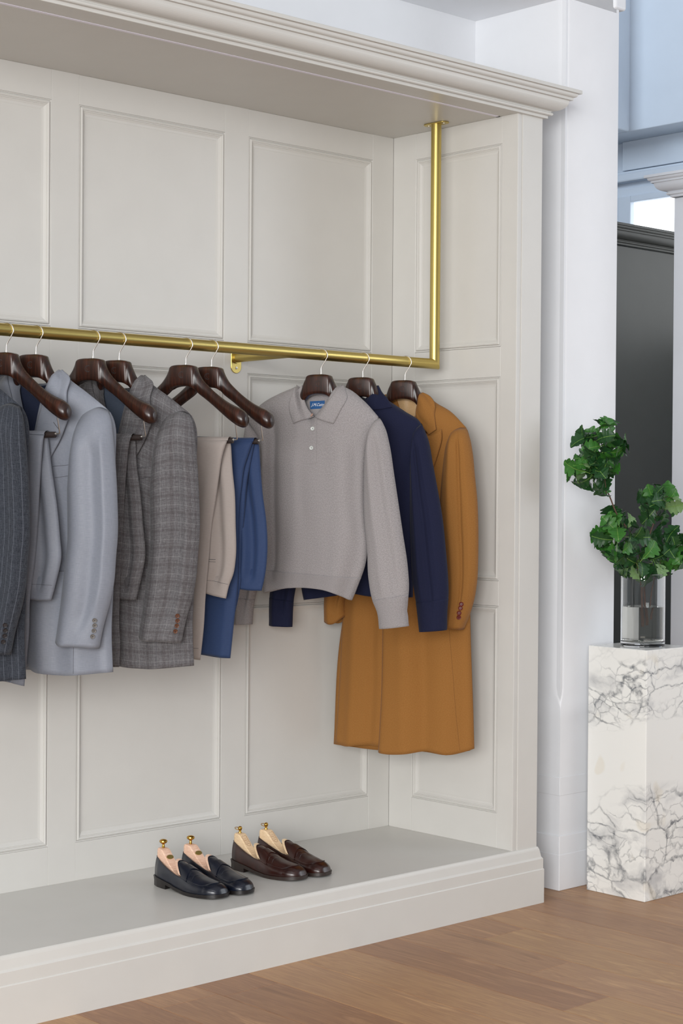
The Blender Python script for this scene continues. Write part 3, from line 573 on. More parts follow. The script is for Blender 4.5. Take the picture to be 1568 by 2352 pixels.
# ------------------------------------------------------------------ cloth patches
GD = {'ljac':{'back':(0.03,[(-0.042,1.6313),(-0.0408,1.4323),(-0.0393,1.1835),(-0.0375,0.8771)],[(0.2025,1.6248),(0.2065,1.4332),(0.2038,1.189),(0.2036,1.0056),(0.2058,0.8882)],None,None),'front':(-0.02,[(0.0505,1.6963),(0.0324,1.6403),(0.0129,1.5682),(-0.0009,1.4811),(-0.0104,1.3951),(-0.0138,1.2474),(-0.0127,1.0628),(-0.0092,0.9521),(-0.0061,0.9128)],[(0.2256,1.6307),(0.2341,1.6017),(0.2376,1.4811),(0.2359,1.3122),(0.233,1.1311),(0.2282,1.0101),(0.2331,0.8918)],[(0.0505,1.6963),(0.0728,1.7398),(0.1139,1.7086),(0.1644,1.675),(0.2256,1.6307)],[(-0.0061,0.9128),(0.004,0.9009),(0.0226,0.8907),(0.054,0.886),(0.1035,0.8821),(0.1693,0.8864),(0.2331,0.8918)]),'collar':(-0.045,[(0.0826,1.7355),(0.0631,1.6946),(0.0506,1.6607),(0.0479,1.6389)],[(0.091,1.739),(0.1283,1.7104),(0.1249,1.6742),(0.1279,1.6451)],[(0.0826,1.7355),(0.091,1.739)],[(0.0479,1.6389),(0.0818,1.6336),(0.1279,1.6451)]),'lapel':(-0.05,[(0.051,1.6386),(0.0385,1.601),(0.0317,1.567),(0.0222,1.4927),(0.0142,1.4049)],[(0.1213,1.6305),(0.134,1.6013),(0.1244,1.5724),(0.112,1.5447),(0.0843,1.4987),(0.0508,1.438),(0.0185,1.4025)],[(0.051,1.6386),(0.1213,1.6305)],[(0.0142,1.4049),(0.0185,1.4025)]),'sleeve':(-0.02,[(0.1509,1.6012),(0.1399,1.5698),(0.1319,1.5176),(0.1252,1.4568),(0.1213,1.4081),(0.1218,1.3375),(0.1223,1.2547),(0.1129,1.1778),(0.0982,1.0602),(0.086,0.9804)],[(0.2326,1.6246),(0.2479,1.6015),(0.2592,1.5533),(0.2679,1.4811),(0.2754,1.3729),(0.2774,1.2767),(0.2723,1.2188),(0.2659,1.1428),(0.2539,1.0882),(0.2404,1.0455),(0.2296,1.0065),(0.2202,0.9614)],[(0.1509,1.6012),(0.1633,1.6193),(0.1814,1.63),(0.2007,1.6346),(0.2326,1.6246)],[(0.086,0.9804),(0.1128,0.968),(0.1549,0.966),(0.1897,0.965),(0.2202,0.9602)]),'cuffbtn':[(0.2225,1.0425),(0.2212,1.0279),(0.2185,1.0133),(0.2145,0.9974)],'breast':[(0.0797,1.4674),(0.1343,1.4722),(0.1303,1.442),(0.0841,1.4357)],'flap':[(-0.0036,1.1721),(0.1376,1.1755),(0.138,1.1149),(-0.0032,1.1096)],'dart':[(0.1472,0.9673),(0.1477,0.8897)],'lapelhole':[(0.0921,1.5896),(0.1076,1.5713)]},'ltro':{'legs':(-0.024,[(-0.1113,1.5648),(-0.1149,1.4305),(-0.1193,1.1859),(-0.1242,1.0267),(-0.1292,0.8733)],[(0.138,1.5607),(0.1314,1.4901),(0.125,1.3954),(0.12,1.3114),(0.1109,1.2032),(0.0961,1.0994),(0.0938,1.0102),(0.0873,0.9377),(0.0793,0.8577)],None,[(-0.1292,0.8733),(0.0001,0.8696),(0.0426,0.8656),(0.0793,0.8577)]),'seat':(0.012,[(-0.1286,1.5662),(-0.1347,1.3692),(-0.141,1.1841),(-0.1332,1.0955)],[(0.1283,1.5548),(0.1414,1.4607),(0.1588,1.3572),(0.169,1.2694),(0.1735,1.2177),(0.16,1.156),(0.1422,1.0952)],None,[(-0.1332,1.0955),(0.0038,1.0995),(0.072,1.0967),(0.11,1.093),(0.1422,1.0952)]),'band':[(0.0774,1.1393),(0.1027,1.1388),(0.1476,1.1376)],'turn':[(-0.1306,0.9156),(-0.0041,0.915),(0.0822,0.9092)]},'ctro':{'legs':(-0.024,[(-0.0771,1.5668),(-0.0792,1.4337),(-0.0806,1.1799),(-0.0825,1.0147),(-0.0847,0.89)],[(0.1402,1.563),(0.1347,1.5356),(0.124,1.4357),(0.1175,1.337),(0.1138,1.2469),(0.1086,1.1717),(0.1063,1.089),(0.1053,1.0213),(0.1086,0.9587),(0.1062,0.8935)],None,[(-0.0847,0.8977),(0.0518,0.8948),(0.1062,0.8935)]),'seat':(0.012,[(-0.0915,1.5681),(-0.0977,1.3701),(-0.0965,1.1782),(-0.0886,1.0914)],[(0.1345,1.5579),(0.1393,1.4763),(0.1512,1.3973),(0.1603,1.3095),(0.1681,1.2043),(0.1571,1.1513),(0.1405,1.0855)],None,[(-0.0885,1.0889),(0.0861,1.0877),(0.1076,1.0845),(0.1405,1.0855)]),'band':[(0.0916,1.1269),(0.1145,1.1263),(0.1445,1.1271)],'turn':[(-0.0872,0.9505),(0.048,0.9483),(0.1039,0.9468)]},'beige':{'legs':(-0.024,[(-0.1075,1.5661),(-0.1141,1.4372),(-0.1184,1.171),(-0.1233,0.9977),(-0.1257,0.9042)],[(0.1547,1.5607),(0.1363,1.5034),(0.1266,1.4446),(0.1155,1.3726),(0.1043,1.307),(0.0948,1.202),(0.084,1.0837),(0.0787,0.9916),(0.0677,0.8912)],None,[(-0.1256,0.8976),(0.0044,0.8938),(0.0383,0.8939),(0.0677,0.8912)]),'seat':(0.012,[(-0.1194,1.5673),(-0.1256,1.3705),(-0.1243,1.1696),(-0.1162,1.096)],[(0.1476,1.554),(0.154,1.4648),(0.1617,1.3992),(0.1653,1.3074),(0.1661,1.1958),(0.1591,1.1523),(0.1449,1.1164),(0.1349,1.0767)],None,[(-0.1162,1.096),(0.0674,1.0919),(0.0998,1.0836),(0.1349,1.0767)]),'band':[(0.0715,1.133),(0.1068,1.1273),(0.1419,1.1203)],'turn':[(-0.1231,0.9372),(0.001,0.9328),(0.0645,0.9261)],'pocket':[(0.074,1.1965),(0.1034,1.1945)]},'navy':{'legs':(-0.02,[(-0.0869,1.5715),(-0.0981,1.4383),(-0.1023,1.1689),(-0.1132,0.9932),(-0.1187,0.9052)],[(0.1546,1.5635),(0.136,1.512),(0.1231,1.4749),(0.1147,1.4205),(0.1065,1.3382),(0.1057,1.2426),(0.1037,1.1124),(0.0927,1.007),(0.0803,0.8907)],None,[(-0.1187,0.9065),(-0.0193,0.8985),(0.0478,0.892),(0.0803,0.8907)]),'legs2':(-0.004,[(-0.0801,1.5693),(-0.0867,1.4385),(-0.0849,1.1687),(-0.0908,0.9253)],[(0.1516,1.5614),(0.1346,1.4805),(0.1261,1.4327),(0.118,1.3382),(0.1114,1.2423),(0.105,1.1117),(0.0806,1.0055),(0.0399,0.8956)],None,[(-0.0907,0.9063),(-0.0003,0.8993),(0.0399,0.8956)]),'seat':(0.014,[(-0.0893,1.5699),(-0.091,1.371),(-0.0896,1.1679),(-0.0831,1.1071)],[(0.1564,1.554),(0.1614,1.4808),(0.1693,1.3971),(0.1831,1.3029),(0.1866,1.2193),(0.1798,1.1487),(0.1685,1.0979)],None,[(-0.0831,1.1071),(0.0891,1.1023),(0.1304,1.0981),(0.1685,1.0979)])},'polo':{'body':(-0.0,[(-0.2665,1.6362),(-0.2151,1.5581),(-0.2095,1.4429),(-0.2069,1.299),(-0.2028,1.1695),(-0.1957,1.0659)],[(0.2076,1.6376),(0.1736,1.5706),(0.1591,1.5004),(0.1567,1.4274),(0.1591,1.3108),(0.1673,1.2337),(0.1588,1.1632),(0.141,1.1135),(0.1143,1.0508)],[(-0.2665,1.6362),(-0.2129,1.6904),(-0.1501,1.7225),(-0.1064,1.739),(-0.0816,1.7472),(-0.0689,1.7214),(-0.05,1.6784),(-0.0235,1.6468),(0.0056,1.6735),(0.039,1.7155),(0.0617,1.7463),(0.0968,1.7358),(0.1501,1.6971),(0.2076,1.6376)],[(-0.1957,1.0659),(-0.1454,1.0789),(-0.0829,1.0877),(-0.0054,1.0884),(0.0561,1.0788),(0.1143,1.0508)]),'sleeve':(-0.02,[(0.1798,1.5839),(0.1682,1.528),(0.163,1.4273),(0.1654,1.3111),(0.1751,1.2203),(0.1804,1.1225),(0.1959,1.0501),(0.2112,1.0185),(0.219,0.9643)],[(0.2152,1.6394),(0.2333,1.6045),(0.2471,1.5557),(0.2642,1.4584),(0.2782,1.3751),(0.2953,1.2712),(0.3123,1.1674),(0.3173,1.0982),(0.3133,1.0454),(0.3106,1.012),(0.3183,0.9762)],[(0.1798,1.5839),(0.1855,1.6146),(0.1988,1.6326),(0.2152,1.6394)],[(0.219,0.9643),(0.2607,0.9685),(0.3183,0.9762)]),'sleeve_far':(-0.0,[(-0.2665,1.6362),(-0.2816,1.515),(-0.2976,1.2978),(-0.3092,1.1236),(-0.3021,1.0296),(-0.3032,0.9584)],[(-0.209,1.5868),(-0.2048,1.4429),(-0.2064,1.227),(-0.2212,1.0897),(-0.2351,1.0316),(-0.2409,0.9606)],None,None),'collar_far':(-0.035,[(-0.0663,1.7477),(-0.0816,1.7267),(-0.0921,1.6772),(-0.0716,1.6217)],[(-0.0633,1.7491),(-0.0522,1.7093),(-0.0365,1.6765),(-0.0086,1.6452)],[(-0.0663,1.7477),(-0.0633,1.7491)],[(-0.0716,1.6217),(-0.0408,1.6342),(-0.0086,1.6452)]),'collar':(-0.035,[(0.073,1.744),(0.058,1.7105),(0.0278,1.6758),(-0.0056,1.6451)],[(0.082,1.7466),(0.1065,1.707),(0.0887,1.661),(0.0663,1.6206)],[(0.073,1.744),(0.082,1.7466)],[(-0.0056,1.6451),(0.0282,1.6321),(0.0663,1.6206)]),'neckback':(0.02,[(-0.0965,1.7529),(-0.0836,1.6869),(-0.0723,1.6367)],[(0.0642,1.7502),(0.0356,1.6854),(0.0129,1.636)],[(-0.0965,1.7529),(-0.0575,1.7351),(-0.0109,1.7301),(0.0352,1.7365),(0.0642,1.7502)],None),'label':[(-0.0454,1.6978),(0.0071,1.6999),(0.0073,1.6743),(-0.0437,1.6721)],'placket':[(-0.0187,1.6408),(0.0088,1.6406),(0.0084,1.4941),(-0.0176,1.4926)],'btn':[(-0.005,1.6435),(-0.0047,1.6054),(-0.0088,1.5434)],'hemline':[(-0.1811,1.1499),(-0.0351,1.1603),(0.0871,1.1561),(0.1715,1.151)]},'sweater':{'body':(-0.0,[(-0.0895,1.6409),(-0.1117,1.4453),(-0.2051,1.1653),(-0.2157,1.0766),(-0.2073,1.0356)],[(0.2152,1.611),(0.2053,1.518),(0.1907,1.4464),(0.1849,1.2311),(0.1832,1.0559)],[(-0.0895,1.6409),(-0.0743,1.7078),(-0.051,1.7439),(-0.0196,1.7289),(0.0195,1.7138),(0.0441,1.7395),(0.0814,1.713),(0.1508,1.6689),(0.2044,1.6326),(0.2152,1.611)],[(-0.2073,1.0356),(-0.1087,1.0503),(-0.0222,1.0644),(0.0402,1.0575),(0.1832,1.0559)]),'sleeve':(-0.02,[(0.1923,1.5748),(0.1822,1.5033),(0.1799,1.4175),(0.1829,1.2316),(0.1899,1.1173),(0.2042,1.0319),(0.2156,0.945)],[(0.2161,1.6288),(0.2391,1.5745),(0.2548,1.5005),(0.272,1.4181),(0.2876,1.34),(0.3036,1.211),(0.3118,1.1204),(0.3137,1.0778),(0.3097,1.0138),(0.3087,0.9541)],[(0.1923,1.5748),(0.1965,1.6104),(0.2161,1.6288)],[(0.2156,0.945),(0.2623,0.9496),(0.3087,0.9541)]),'sleeve_far':(-0.04,[(-0.1915,1.6402),(-0.2538,1.4443),(-0.3031,1.1498),(-0.3153,1.0463),(-0.3162,0.949)],[(-0.0963,1.59),(-0.1424,1.4448),(-0.2037,1.152),(-0.2284,1.0342),(-0.2325,0.9461)],None,None),'collar':(-0.03,[(0.0478,1.7536),(0.0434,1.7292),(0.0203,1.7137),(0.0128,1.6835)],[(0.0555,1.7563),(0.0726,1.733),(0.0942,1.7126),(0.1159,1.6823)],[(0.0478,1.7536),(0.0555,1.7563)],[(0.0128,1.6835),(0.0546,1.6729),(0.1159,1.6823)]),'collar_far':(-0.0,[(-0.0809,1.7531),(-0.0745,1.737),(-0.0507,1.7075),(-0.0271,1.6927)],[(-0.0699,1.7573),(-0.0509,1.7366),(-0.0273,1.7188),(-0.0038,1.7069)],[(-0.0809,1.7531),(-0.0699,1.7573)],None)},'coat':{'back':(0.03,[(-0.0491,1.62),(-0.1038,1.4477),(-0.2142,1.0688),(-0.247,0.8704),(-0.2656,0.5211)],[(0.2022,1.6182),(0.2036,1.4488),(0.2107,1.1541),(0.2176,0.8888),(0.227,0.6827),(0.2329,0.5296)],None,[(-0.2656,0.5211),(-0.0996,0.5117),(0.0866,0.5159),(0.1524,0.5097),(0.2329,0.5296)]),'front':(-0.02,[(0.043,1.6662),(0.1031,1.5803),(0.0257,1.4772),(-0.0286,1.3733),(-0.0671,1.2241),(-0.0679,0.9336),(-0.0709,0.7024),(-0.0805,0.5107)],[(0.2169,1.6236),(0.2233,1.5944),(0.2245,1.4484),(0.2269,1.1563),(0.2337,0.8934),(0.2431,0.6891),(0.2489,0.5374)],[(0.043,1.6662),(0.0489,1.7134),(0.0565,1.7413),(0.0784,1.7336),(0.1067,1.7097),(0.1642,1.6753),(0.2169,1.6236)],[(-0.0805,0.5107),(-0.0455,0.5085),(0.0256,0.5144),(0.1039,0.5253),(0.1428,0.5204),(0.1707,0.5177),(0.2122,0.5248),(0.2489,0.5374)]),'front_far':(-0.005,[(-0.1076,1.5968),(-0.1696,1.297),(-0.2166,1.1005),(-0.2316,0.9342),(-0.2371,0.7981),(-0.2529,0.5281)],[(0.0508,1.5959),(0.0375,1.2997),(-0.0241,1.1054),(-0.0367,0.7025),(-0.0433,0.5304)],None,[(-0.2529,0.5281),(-0.2121,0.5215),(-0.1474,0.527),(-0.0433,0.5245)]),'collar':(-0.045,[(0.0577,1.734),(0.0517,1.7047),(0.0504,1.6651),(0.1038,1.5957)],[(0.0685,1.7412),(0.095,1.7291),(0.1169,1.7039),(0.1219,1.6599),(0.13,1.6131)],[(0.0577,1.734),(0.0685,1.7412)],[(0.1038,1.5957),(0.13,1.6131)]),'lapel':(-0.045,[(0.052,1.6606),(0.0463,1.5946),(0.0428,1.4475),(0.0205,1.3)],[(0.1469,1.6144),(0.1487,1.5867),(0.1368,1.5356),(0.105,1.4477),(0.0362,1.3002)],[(0.052,1.6606),(0.1039,1.5928),(0.1469,1.6144)],[(0.0205,1.3),(0.0362,1.3002)]),'lining':(0.015,[(-0.0524,1.7389),(-0.0677,1.657),(-0.0826,1.5225)],[(0.0552,1.7374),(0.0668,1.6557),(0.0679,1.5223)],None,None),'collar_far':(0.01,[(-0.0856,1.7347),(-0.095,1.7019),(-0.101,1.6571)],[(-0.0427,1.743),(-0.0264,1.7011),(-0.0102,1.6562)],None,None),'sleeve':(-0.02,[(0.174,1.6049),(0.1575,1.5508),(0.1473,1.4775),(0.1416,1.4187),(0.1395,1.3013),(0.1528,1.184),(0.1631,1.0668),(0.164,0.9553)],[(0.2215,1.6206),(0.2355,1.5943),(0.2497,1.5359),(0.258,1.4631),(0.2679,1.3758),(0.2715,1.303),(0.2725,1.1865),(0.2701,1.1136),(0.2585,1.0403),(0.2421,0.9887),(0.2226,0.9427)],[(0.174,1.6049),(0.1832,1.6151),(0.1985,1.6208),(0.2215,1.6206)],[(0.164,0.9553),(0.1856,0.9487),(0.2226,0.9427)]),'sleeve_far':(0.01,[(-0.1294,1.5974),(-0.2085,1.3717),(-0.272,1.144),(-0.2942,1.0372),(-0.2951,0.9506)],[(-0.0492,1.5671),(-0.1112,1.3276),(-0.1822,1.1158),(-0.2172,1.0243),(-0.2135,0.9701)],None,[(-0.2951,0.9506),(-0.2541,0.9429),(-0.2135,0.9701)]),'cuffbtn':[(0.228,1.0306),(0.225,1.0174),(0.2206,1.0012),(0.2191,0.9865)],'seam':[(0.1707,0.951),(0.1844,0.7907),(0.1963,0.645),(0.208,0.5317)]}}
def sstep(a, b, x):
    t = min(1, max(0, (x-a)/(b-a))) if a != b else (1 if x > b else 0); return t*t*(3-2*t)
def mir(P): return [(-u, z) for u, z in P]
def mirrored(d):
    y, L, R, T, B = d
    return (y, mir(R), mir(L), mir(T)[::-1] if T else None, mir(B)[::-1] if B else None)
class Garment:
    def __init__(s, key, name, label, cat, group=None):
        s.key = key; s.root = empty(name, (HX[key], YR, 1.70), label, cat, group, PHI); s.bvh = {}
    def patch(s, name, d, m, D=.03, Db=None, yL=0, yR=0, ytop=None, topr=.08, p=2.4, folds=(), th=None, ns=36, nt=60, ripple=.0015, seed=0, lip=.03, uw=None, parent=None, yfun=None, botflare=0.0, drape=None):
        """closed cloth shape bounded by four curves: front bulges by D, back by Db (or constant thickness th)"""
        y0, L, R, T, B = d
        L = crv(L, nt); R = crv(R, nt)
        T = crv(T, ns) if T else crv([L[0], R[0]], ns); B = crv(B, ns) if B else crv([L[-1], R[-1]], ns)
        L[0] = T[0]; R[0] = T[-1]
        wmean = uw or sum((R[i]-L[i]).length for i in range(nt+1))/(nt+1)
        vert = [0]
        for i in range(nt): vert.append(vert[-1]+((L[i+1]-L[i]).length+(R[i+1]-R[i]).length)/2)
        Vt = []; UV = []; Fc = []
        def pos(i, j):
            s_, t_ = i/ns, j/nt
            a = L[j]*(1-s_)+R[j]*s_; b = T[i]*(1-t_)+B[i]*t_
            c = (T[0]*(1-s_)+T[-1]*s_)*(1-t_)+(B[0]*(1-s_)+B[-1]*s_)*t_
            return a+b-c
        front = {}; backd = {}
        for j in range(nt+1):
            t_ = j/nt; e = 1.0
            if topr > 0 and t_ < topr: e = sqrt(max(0, 1-(1-t_/topr)**2))
            for i in range(ns+1):
                s_ = i/ns; q = pos(i, j)
                pr_ = max(0, 1-abs(2*s_-1)**p)**.5
                base = y0+yL*(1-s_)+yR*s_
                if yfun: base += yfun(s_, t_)
                if ytop is not None: base = base*e+ytop*(1-e)
                dep = D*(1+botflare*t_)
                f = 0
                for (s0, ds, amp, t0, t1, sl) in folds:
                    wnd = sstep(t0, t0+.12, t_)*(1-sstep(t1-.12, t1, t_)) if t1 < 1 else sstep(t0, t0+.12, t_)
                    f += amp*exp(-((s_-s0-sl*(t_-t0))/ds)**2)*wnd
                nz = noise.noise(Vector((q.x*9+seed*3.1, q.y*4+seed, seed*1.7)))*ripple*2+noise.noise(Vector((q.x*28+seed, q.y*7, 3+seed)))*ripple
                edge = min(1, pr_*2.2)
                yf = base-(dep*pr_*e)-(f+nz)*edge*e
                if drape:
                    h_ = drape[0].ray_cast(Vector((q.x, -1, q.y-1.70)), Vector((0, 1, 0)))
                    if h_[0] is not None: yf = min(yf, h_[0].y-drape[1]-D*pr_)
                front[i, j] = len(Vt); Vt.append((q.x, yf, q.y)); UV.append(((s_-.5)*wmean, -vert[j]))
        for j in range(nt+1):
            t_ = j/nt; e = 1.0
            if topr > 0 and t_ < topr: e = sqrt(max(0, 1-(1-t_/topr)**2))
            for i in range(ns+1):
                s_ = i/ns
                if th is None and (i == 0 or i == ns or (j == 0 and topr > 0)): backd[i, j] = front[i, j]; continue
                x, yf, z = Vt[front[i, j]]; pr_ = max(0, 1-abs(2*s_-1)**p)**.5
                if th is not None: yb = yf+th
                else:
                    base = y0+yL*(1-s_)+yR*s_+(yfun(s_, t_) if yfun else 0)
                    if ytop is not None: base = base*e+ytop*(1-e)
                    yb = base+(Db if Db is not None else D)*pr_*e
                backd[i, j] = len(Vt); Vt.append((x, yb, z)); UV.append((wmean*1.03-(s_-.5)*wmean, -vert[j]))
        for j in range(nt):
            for i in range(ns):
                Fc.append((front[i, j], front[i, j+1], front[i+1, j+1], front[i+1, j]))
                q = (backd[i, j], backd[i+1, j], backd[i+1, j+1], backd[i, j+1]); q2 = []
                for v_ in q:
                    if v_ not in q2: q2.append(v_)
                if len(q2) > 2: Fc.append(tuple(q2))
        if th is not None:
            for j in range(nt):
                Fc.append((front[0, j], backd[0, j], backd[0, j+1], front[0, j+1])); Fc.append((front[ns, j+1], backd[ns, j+1], backd[ns, j], front[ns, j]))
            for i in range(ns): Fc.append((front[i, nt], backd[i, nt], backd[i+1, nt], front[i+1, nt]))
        if (th is not None or topr <= 0):
            for i in range(ns):
                if backd[i, 0] != front[i, 0] or backd[i+1, 0] != front[i+1, 0]:
                    q2 = []
                    for v_ in (front[i, 0], front[i+1, 0], backd[i+1, 0], backd[i, 0]):
                        if v_ not in q2: q2.append(v_)
                    if len(q2) > 2: Fc.append(tuple(q2))
        if th is None and lip > 0:     # hem: turn inward and run up inside, leaving the tube open
            ring = [front[i, nt] for i in range(ns+1)]+[backd[i, nt] for i in range(ns-1, 0, -1)]
            cx_ = sum(Vt[k][0] for k in ring)/len(ring); cy_ = sum(Vt[k][1] for k in ring)/len(ring)
            prev = ring
            for dz, sh in ((.0006, .975), (.006, .965), (lip, .93), (lip*2.2, .80)):
                cur = []
                for k in ring:
                    x, y, z = Vt[k]; cur.append(len(Vt)); Vt.append((cx_+(x-cx_)*sh, cy_+(y-cy_)*(sh-.05 if sh < .97 else sh), z+dz)); UV.append(UV[k])
                m_ = len(ring)
                for k in range(m_): Fc.append((prev[k], cur[k], cur[(k+1) % m_], prev[(k+1) % m_]))
                prev = cur
            Fc.append(tuple(prev[::-1]))
        Vt = [(a, b, c-1.70) for a, b, c in Vt]
        o = me_obj(name, Vt, Fc, m, parent or s.root, UV, smooth=True)
        s.bvh[name+str(seed)] = s.last = BVHTree.FromPolygons([Vector(v_) for v_ in Vt], Fc)
        o['_'] = 0; del o['_']
        return o
    def hit(s, u, z, bv=None):
        h = (bv or s.last).ray_cast(Vector((u, -1, z-1.70)), Vector((0, 1, 0)))
        if h[0] is None:
            h2 = (bv or s.last).find_nearest(Vector((u, -.1, z-1.70))); return h2[0], h2[1]
        n_ = h[1]; return h[0], (n_ if n_.y < 0 else -n_)
    def line(s, P, m, r=.0008, name='seam', n=40, lift=.0002, bv=None, dash=False):
        pts_ = []
        for q in crv(P, n):
            c, nn = s.hit(q[0], q[1], bv); pts_.append(c+nn*lift)
        return tube(name, pts_, r, m, s.root, n=6)
    def quad(s, P, m, name, lift=.0012, n=8, bv=None):
        a, b, c, d = [Vector(p) for p in P]; V_ = []; Fc_ = []; UV = []
        for j in range(n+1):
            for i in range(n+1):
                s_, t_ = i/n, j/n; q = (a*(1-s_)+b*s_)*(1-t_)+(d*(1-s_)+c*s_)*t_; h, nn = s.hit(q.x, q.y, bv)
                V_.append(h+nn*lift); UV.append((q.x, q.y))
        N_ = len(V_)
        for j in range(n+1):
            for i in range(n+1): v_ = V_[j*(n+1)+i].copy(); v_.y += lift*2; V_.append(v_); UV.append(UV[j*(n+1)+i])
        W_ = n+1
        for j in range(n):
            for i in range(n):
                k = j*W_+i; Fc_.append((k, k+W_, k+W_+1, k+1)); Fc_.append((N_+k, N_+k+1, N_+k+W_+1, N_+k+W_))
        for i in range(n):
            Fc_.append((i, i+1, N_+i+1, N_+i)); k = n*W_+i; Fc_.append((k+1, k, N_+k, N_+k+1))
            k = i*W_; Fc_.append((k+W_, k, N_+k, N_+k+W_)); k = i*W_+n; Fc_.append((k, k+W_, N_+k+W_, N_+k))
        return me_obj(name, V_, Fc_, m, s.root, UV, smooth=False)
    def button(s, u, z, r, m, mt=M_thread, bv=None, lift=.0):
        c, nn = s.hit(u, z, bv)
        o = lathe('button', [(0, .0006), (r*.55, .0006), (r*.72, .0018), (r*.9, .0024), (r, .0014), (r, 0), (0, -.0005)], m, s.root, n=20)
        o.rotation_euler = nn.to_track_quat('Z', 'Y').to_euler(); o.location = c+nn*(.0012+lift)
        for k in range(2):
            t = box('thread', (-r*.28, -.0004, .0006), (r*.28, .0004, .0014), mt, o)
            t.rotation_euler = (0, 0, radians(45+90*k))
        return o
# fold sets: (centre s, width, height, t0, t1, drift)
SLV = [(.28, .16, .008, .05, 1.1, .04), (.62, .12, -.012, .10, .97, .03), (.86, .07, .008, .06, .9, .02)]
def jacket(key, label, cl, lin_, btn, seed):
    J = GD['ljac']; g = Garment(key, 'suit_jacket', label, 'jacket', 'suit jackets on the rail'); dk_ = M_seam
    bk = J['back']; R = bk[2]
    zt = R[0][1]; NK = [(.217, zt), (.15, zt+.042), (.10, zt+.072), (.066, zt+.092), (.045, zt+.083), (0, zt+.078)]
    NK[0] = R[0]; TB = mir(NK)+NK[::-1][1:]
    g.patch('back_panel', (bk[0], mir(R), R, TB, None), cl, D=.012, th=.003, topr=0, seed=seed+1, ytop=None)
    low = [(u*.96, z-.01) for u, z in R[:4]]; TL = [(u*.96, z-.008) for u, z in TB]
    g.patch('lining', (.012, mir(low), low, TL, None), lin_, D=.010, th=.002, topr=0, seed=seed+2, ripple=.004)
    fr = J['front']
    FO = [(.70, .10, .012, .12, 1.1, -.02), (.45, .10, -.006, .25, 1.1, .0), (.25, .10, .006, .3, 1.1, .02), (.90, .06, -.010, .2, 1.1, 0)]
    g.patch('front_panel', mirrored(fr), cl, D=.040, th=.003, yR=0, yL=.055, ytop=.0, topr=.10, seed=seed+3, folds=FO)
    fbm = g.last
    g.patch('front_panel', fr, cl, D=.040, th=.003, yL=0, yR=.055, ytop=.0, topr=.10, seed=seed+4, folds=FO); fbv = g.last
    g.patch('sleeve', mirrored(J['sleeve']), cl, D=.042, Db=.03, ytop=.004, topr=.2, p=2.2, seed=seed+5, folds=SLV)
    g.line(J['dart'], dk_, .0006, 'seam', bv=fbv)
    g.quad(J['breast'], cl, 'breast_pocket', .0012, bv=fbv); bp_ = J['breast']; g.line([bp_[0], bp_[1]], M_seam, .0005, 'pocket_edge', 12, .0026, fbv); g.line([bp_[3], bp_[2]], M_seam, .0004, 'pocket_edge', 12, .0018, fbv)
    fp = J['flap']; g.quad(fp, cl, 'pocket_flap', .0022, bv=fbv); g.line([fp[0], fp[1]], dk_, .0007, 'seam', bv=fbv, lift=.003)
    def ylap(s_, t_): return .010*sin(pi*s_)*0
    g.patch('lapel', mirrored(J['lapel']), cl, drape=(fbm, .002), D=.004, th=.003, topr=0, p=4, ns=20, nt=40, seed=seed+6, ripple=.0004, yL=-.0, yR=0.0)
    g.patch('lapel', J['lapel'], cl, drape=(fbv, .002), D=.004, th=.003, topr=0, p=4, ns=20, nt=40, seed=seed+7, ripple=.0004); lbv = g.last
    g.line(J['lapelhole'], dk_, .0010, 'buttonhole', n=8, bv=lbv)
    def ycol(s_, t_): return .045*(1-t_)**1.5*(1-.2*s_)
    g.patch('collar', mirrored(J['collar']), cl, drape=(fbm, .004), D=.005, th=.003, topr=0, p=4, ns=20, nt=30, seed=seed+8, ripple=.0004, yfun=ycol)
    g.patch('collar', J['collar'], cl, drape=(fbv, .004), D=.005, th=.003, topr=0, p=4, ns=20, nt=30, seed=seed+9, ripple=.0004, yfun=ycol)
    g.patch('sleeve', J['sleeve'], cl, D=.043, Db=.03, ytop=.004, topr=.2, p=2.2, seed=seed+10, folds=SLV); sbv = g.last
    for u, z in J['cuffbtn']: g.button(u, z, .0066, btn, bv=sbv)
    return g
jacket('charcoal', 'charcoal pinstripe suit jacket with dark cuff buttons, cut by the left edge', C_char, C_lin, M_btnD, 10)
jacket('ljac', 'light blue-grey suit jacket with navy lining and grey cuff buttons', C_light, C_lin, M_btnL, 30)
jacket('cjac', 'grey checked suit jacket with slate lining and brown cuff buttons', C_check, C_lin2, M_btnB, 50)
def overbar(g, d, m, rad=.0175):
    """cloth passing over the bar"""
    L, R = d[1][0], d[2][0]; u0, u1 = L[0], R[0]; V_ = []; Fc_ = []; UV = []; n = 14; ns = 12
    for k in range(n+1):
        a = pi*k/n
        for i in range(ns+1):
            u = u0+(u1-u0)*i/ns
            V_.append((u, -.006-cos(a)*rad, 1.5535-1.70+sin(a)*.0118)); UV.append((u, -.03+k*.004))
    for k in range(n):
        for i in range(ns): a = k*(ns+1)+i; Fc_.append((a, a+1, a+ns+2, a+ns+1))
    return me_obj('top_fold', V_, Fc_, m, g.root, UV, smooth=True)
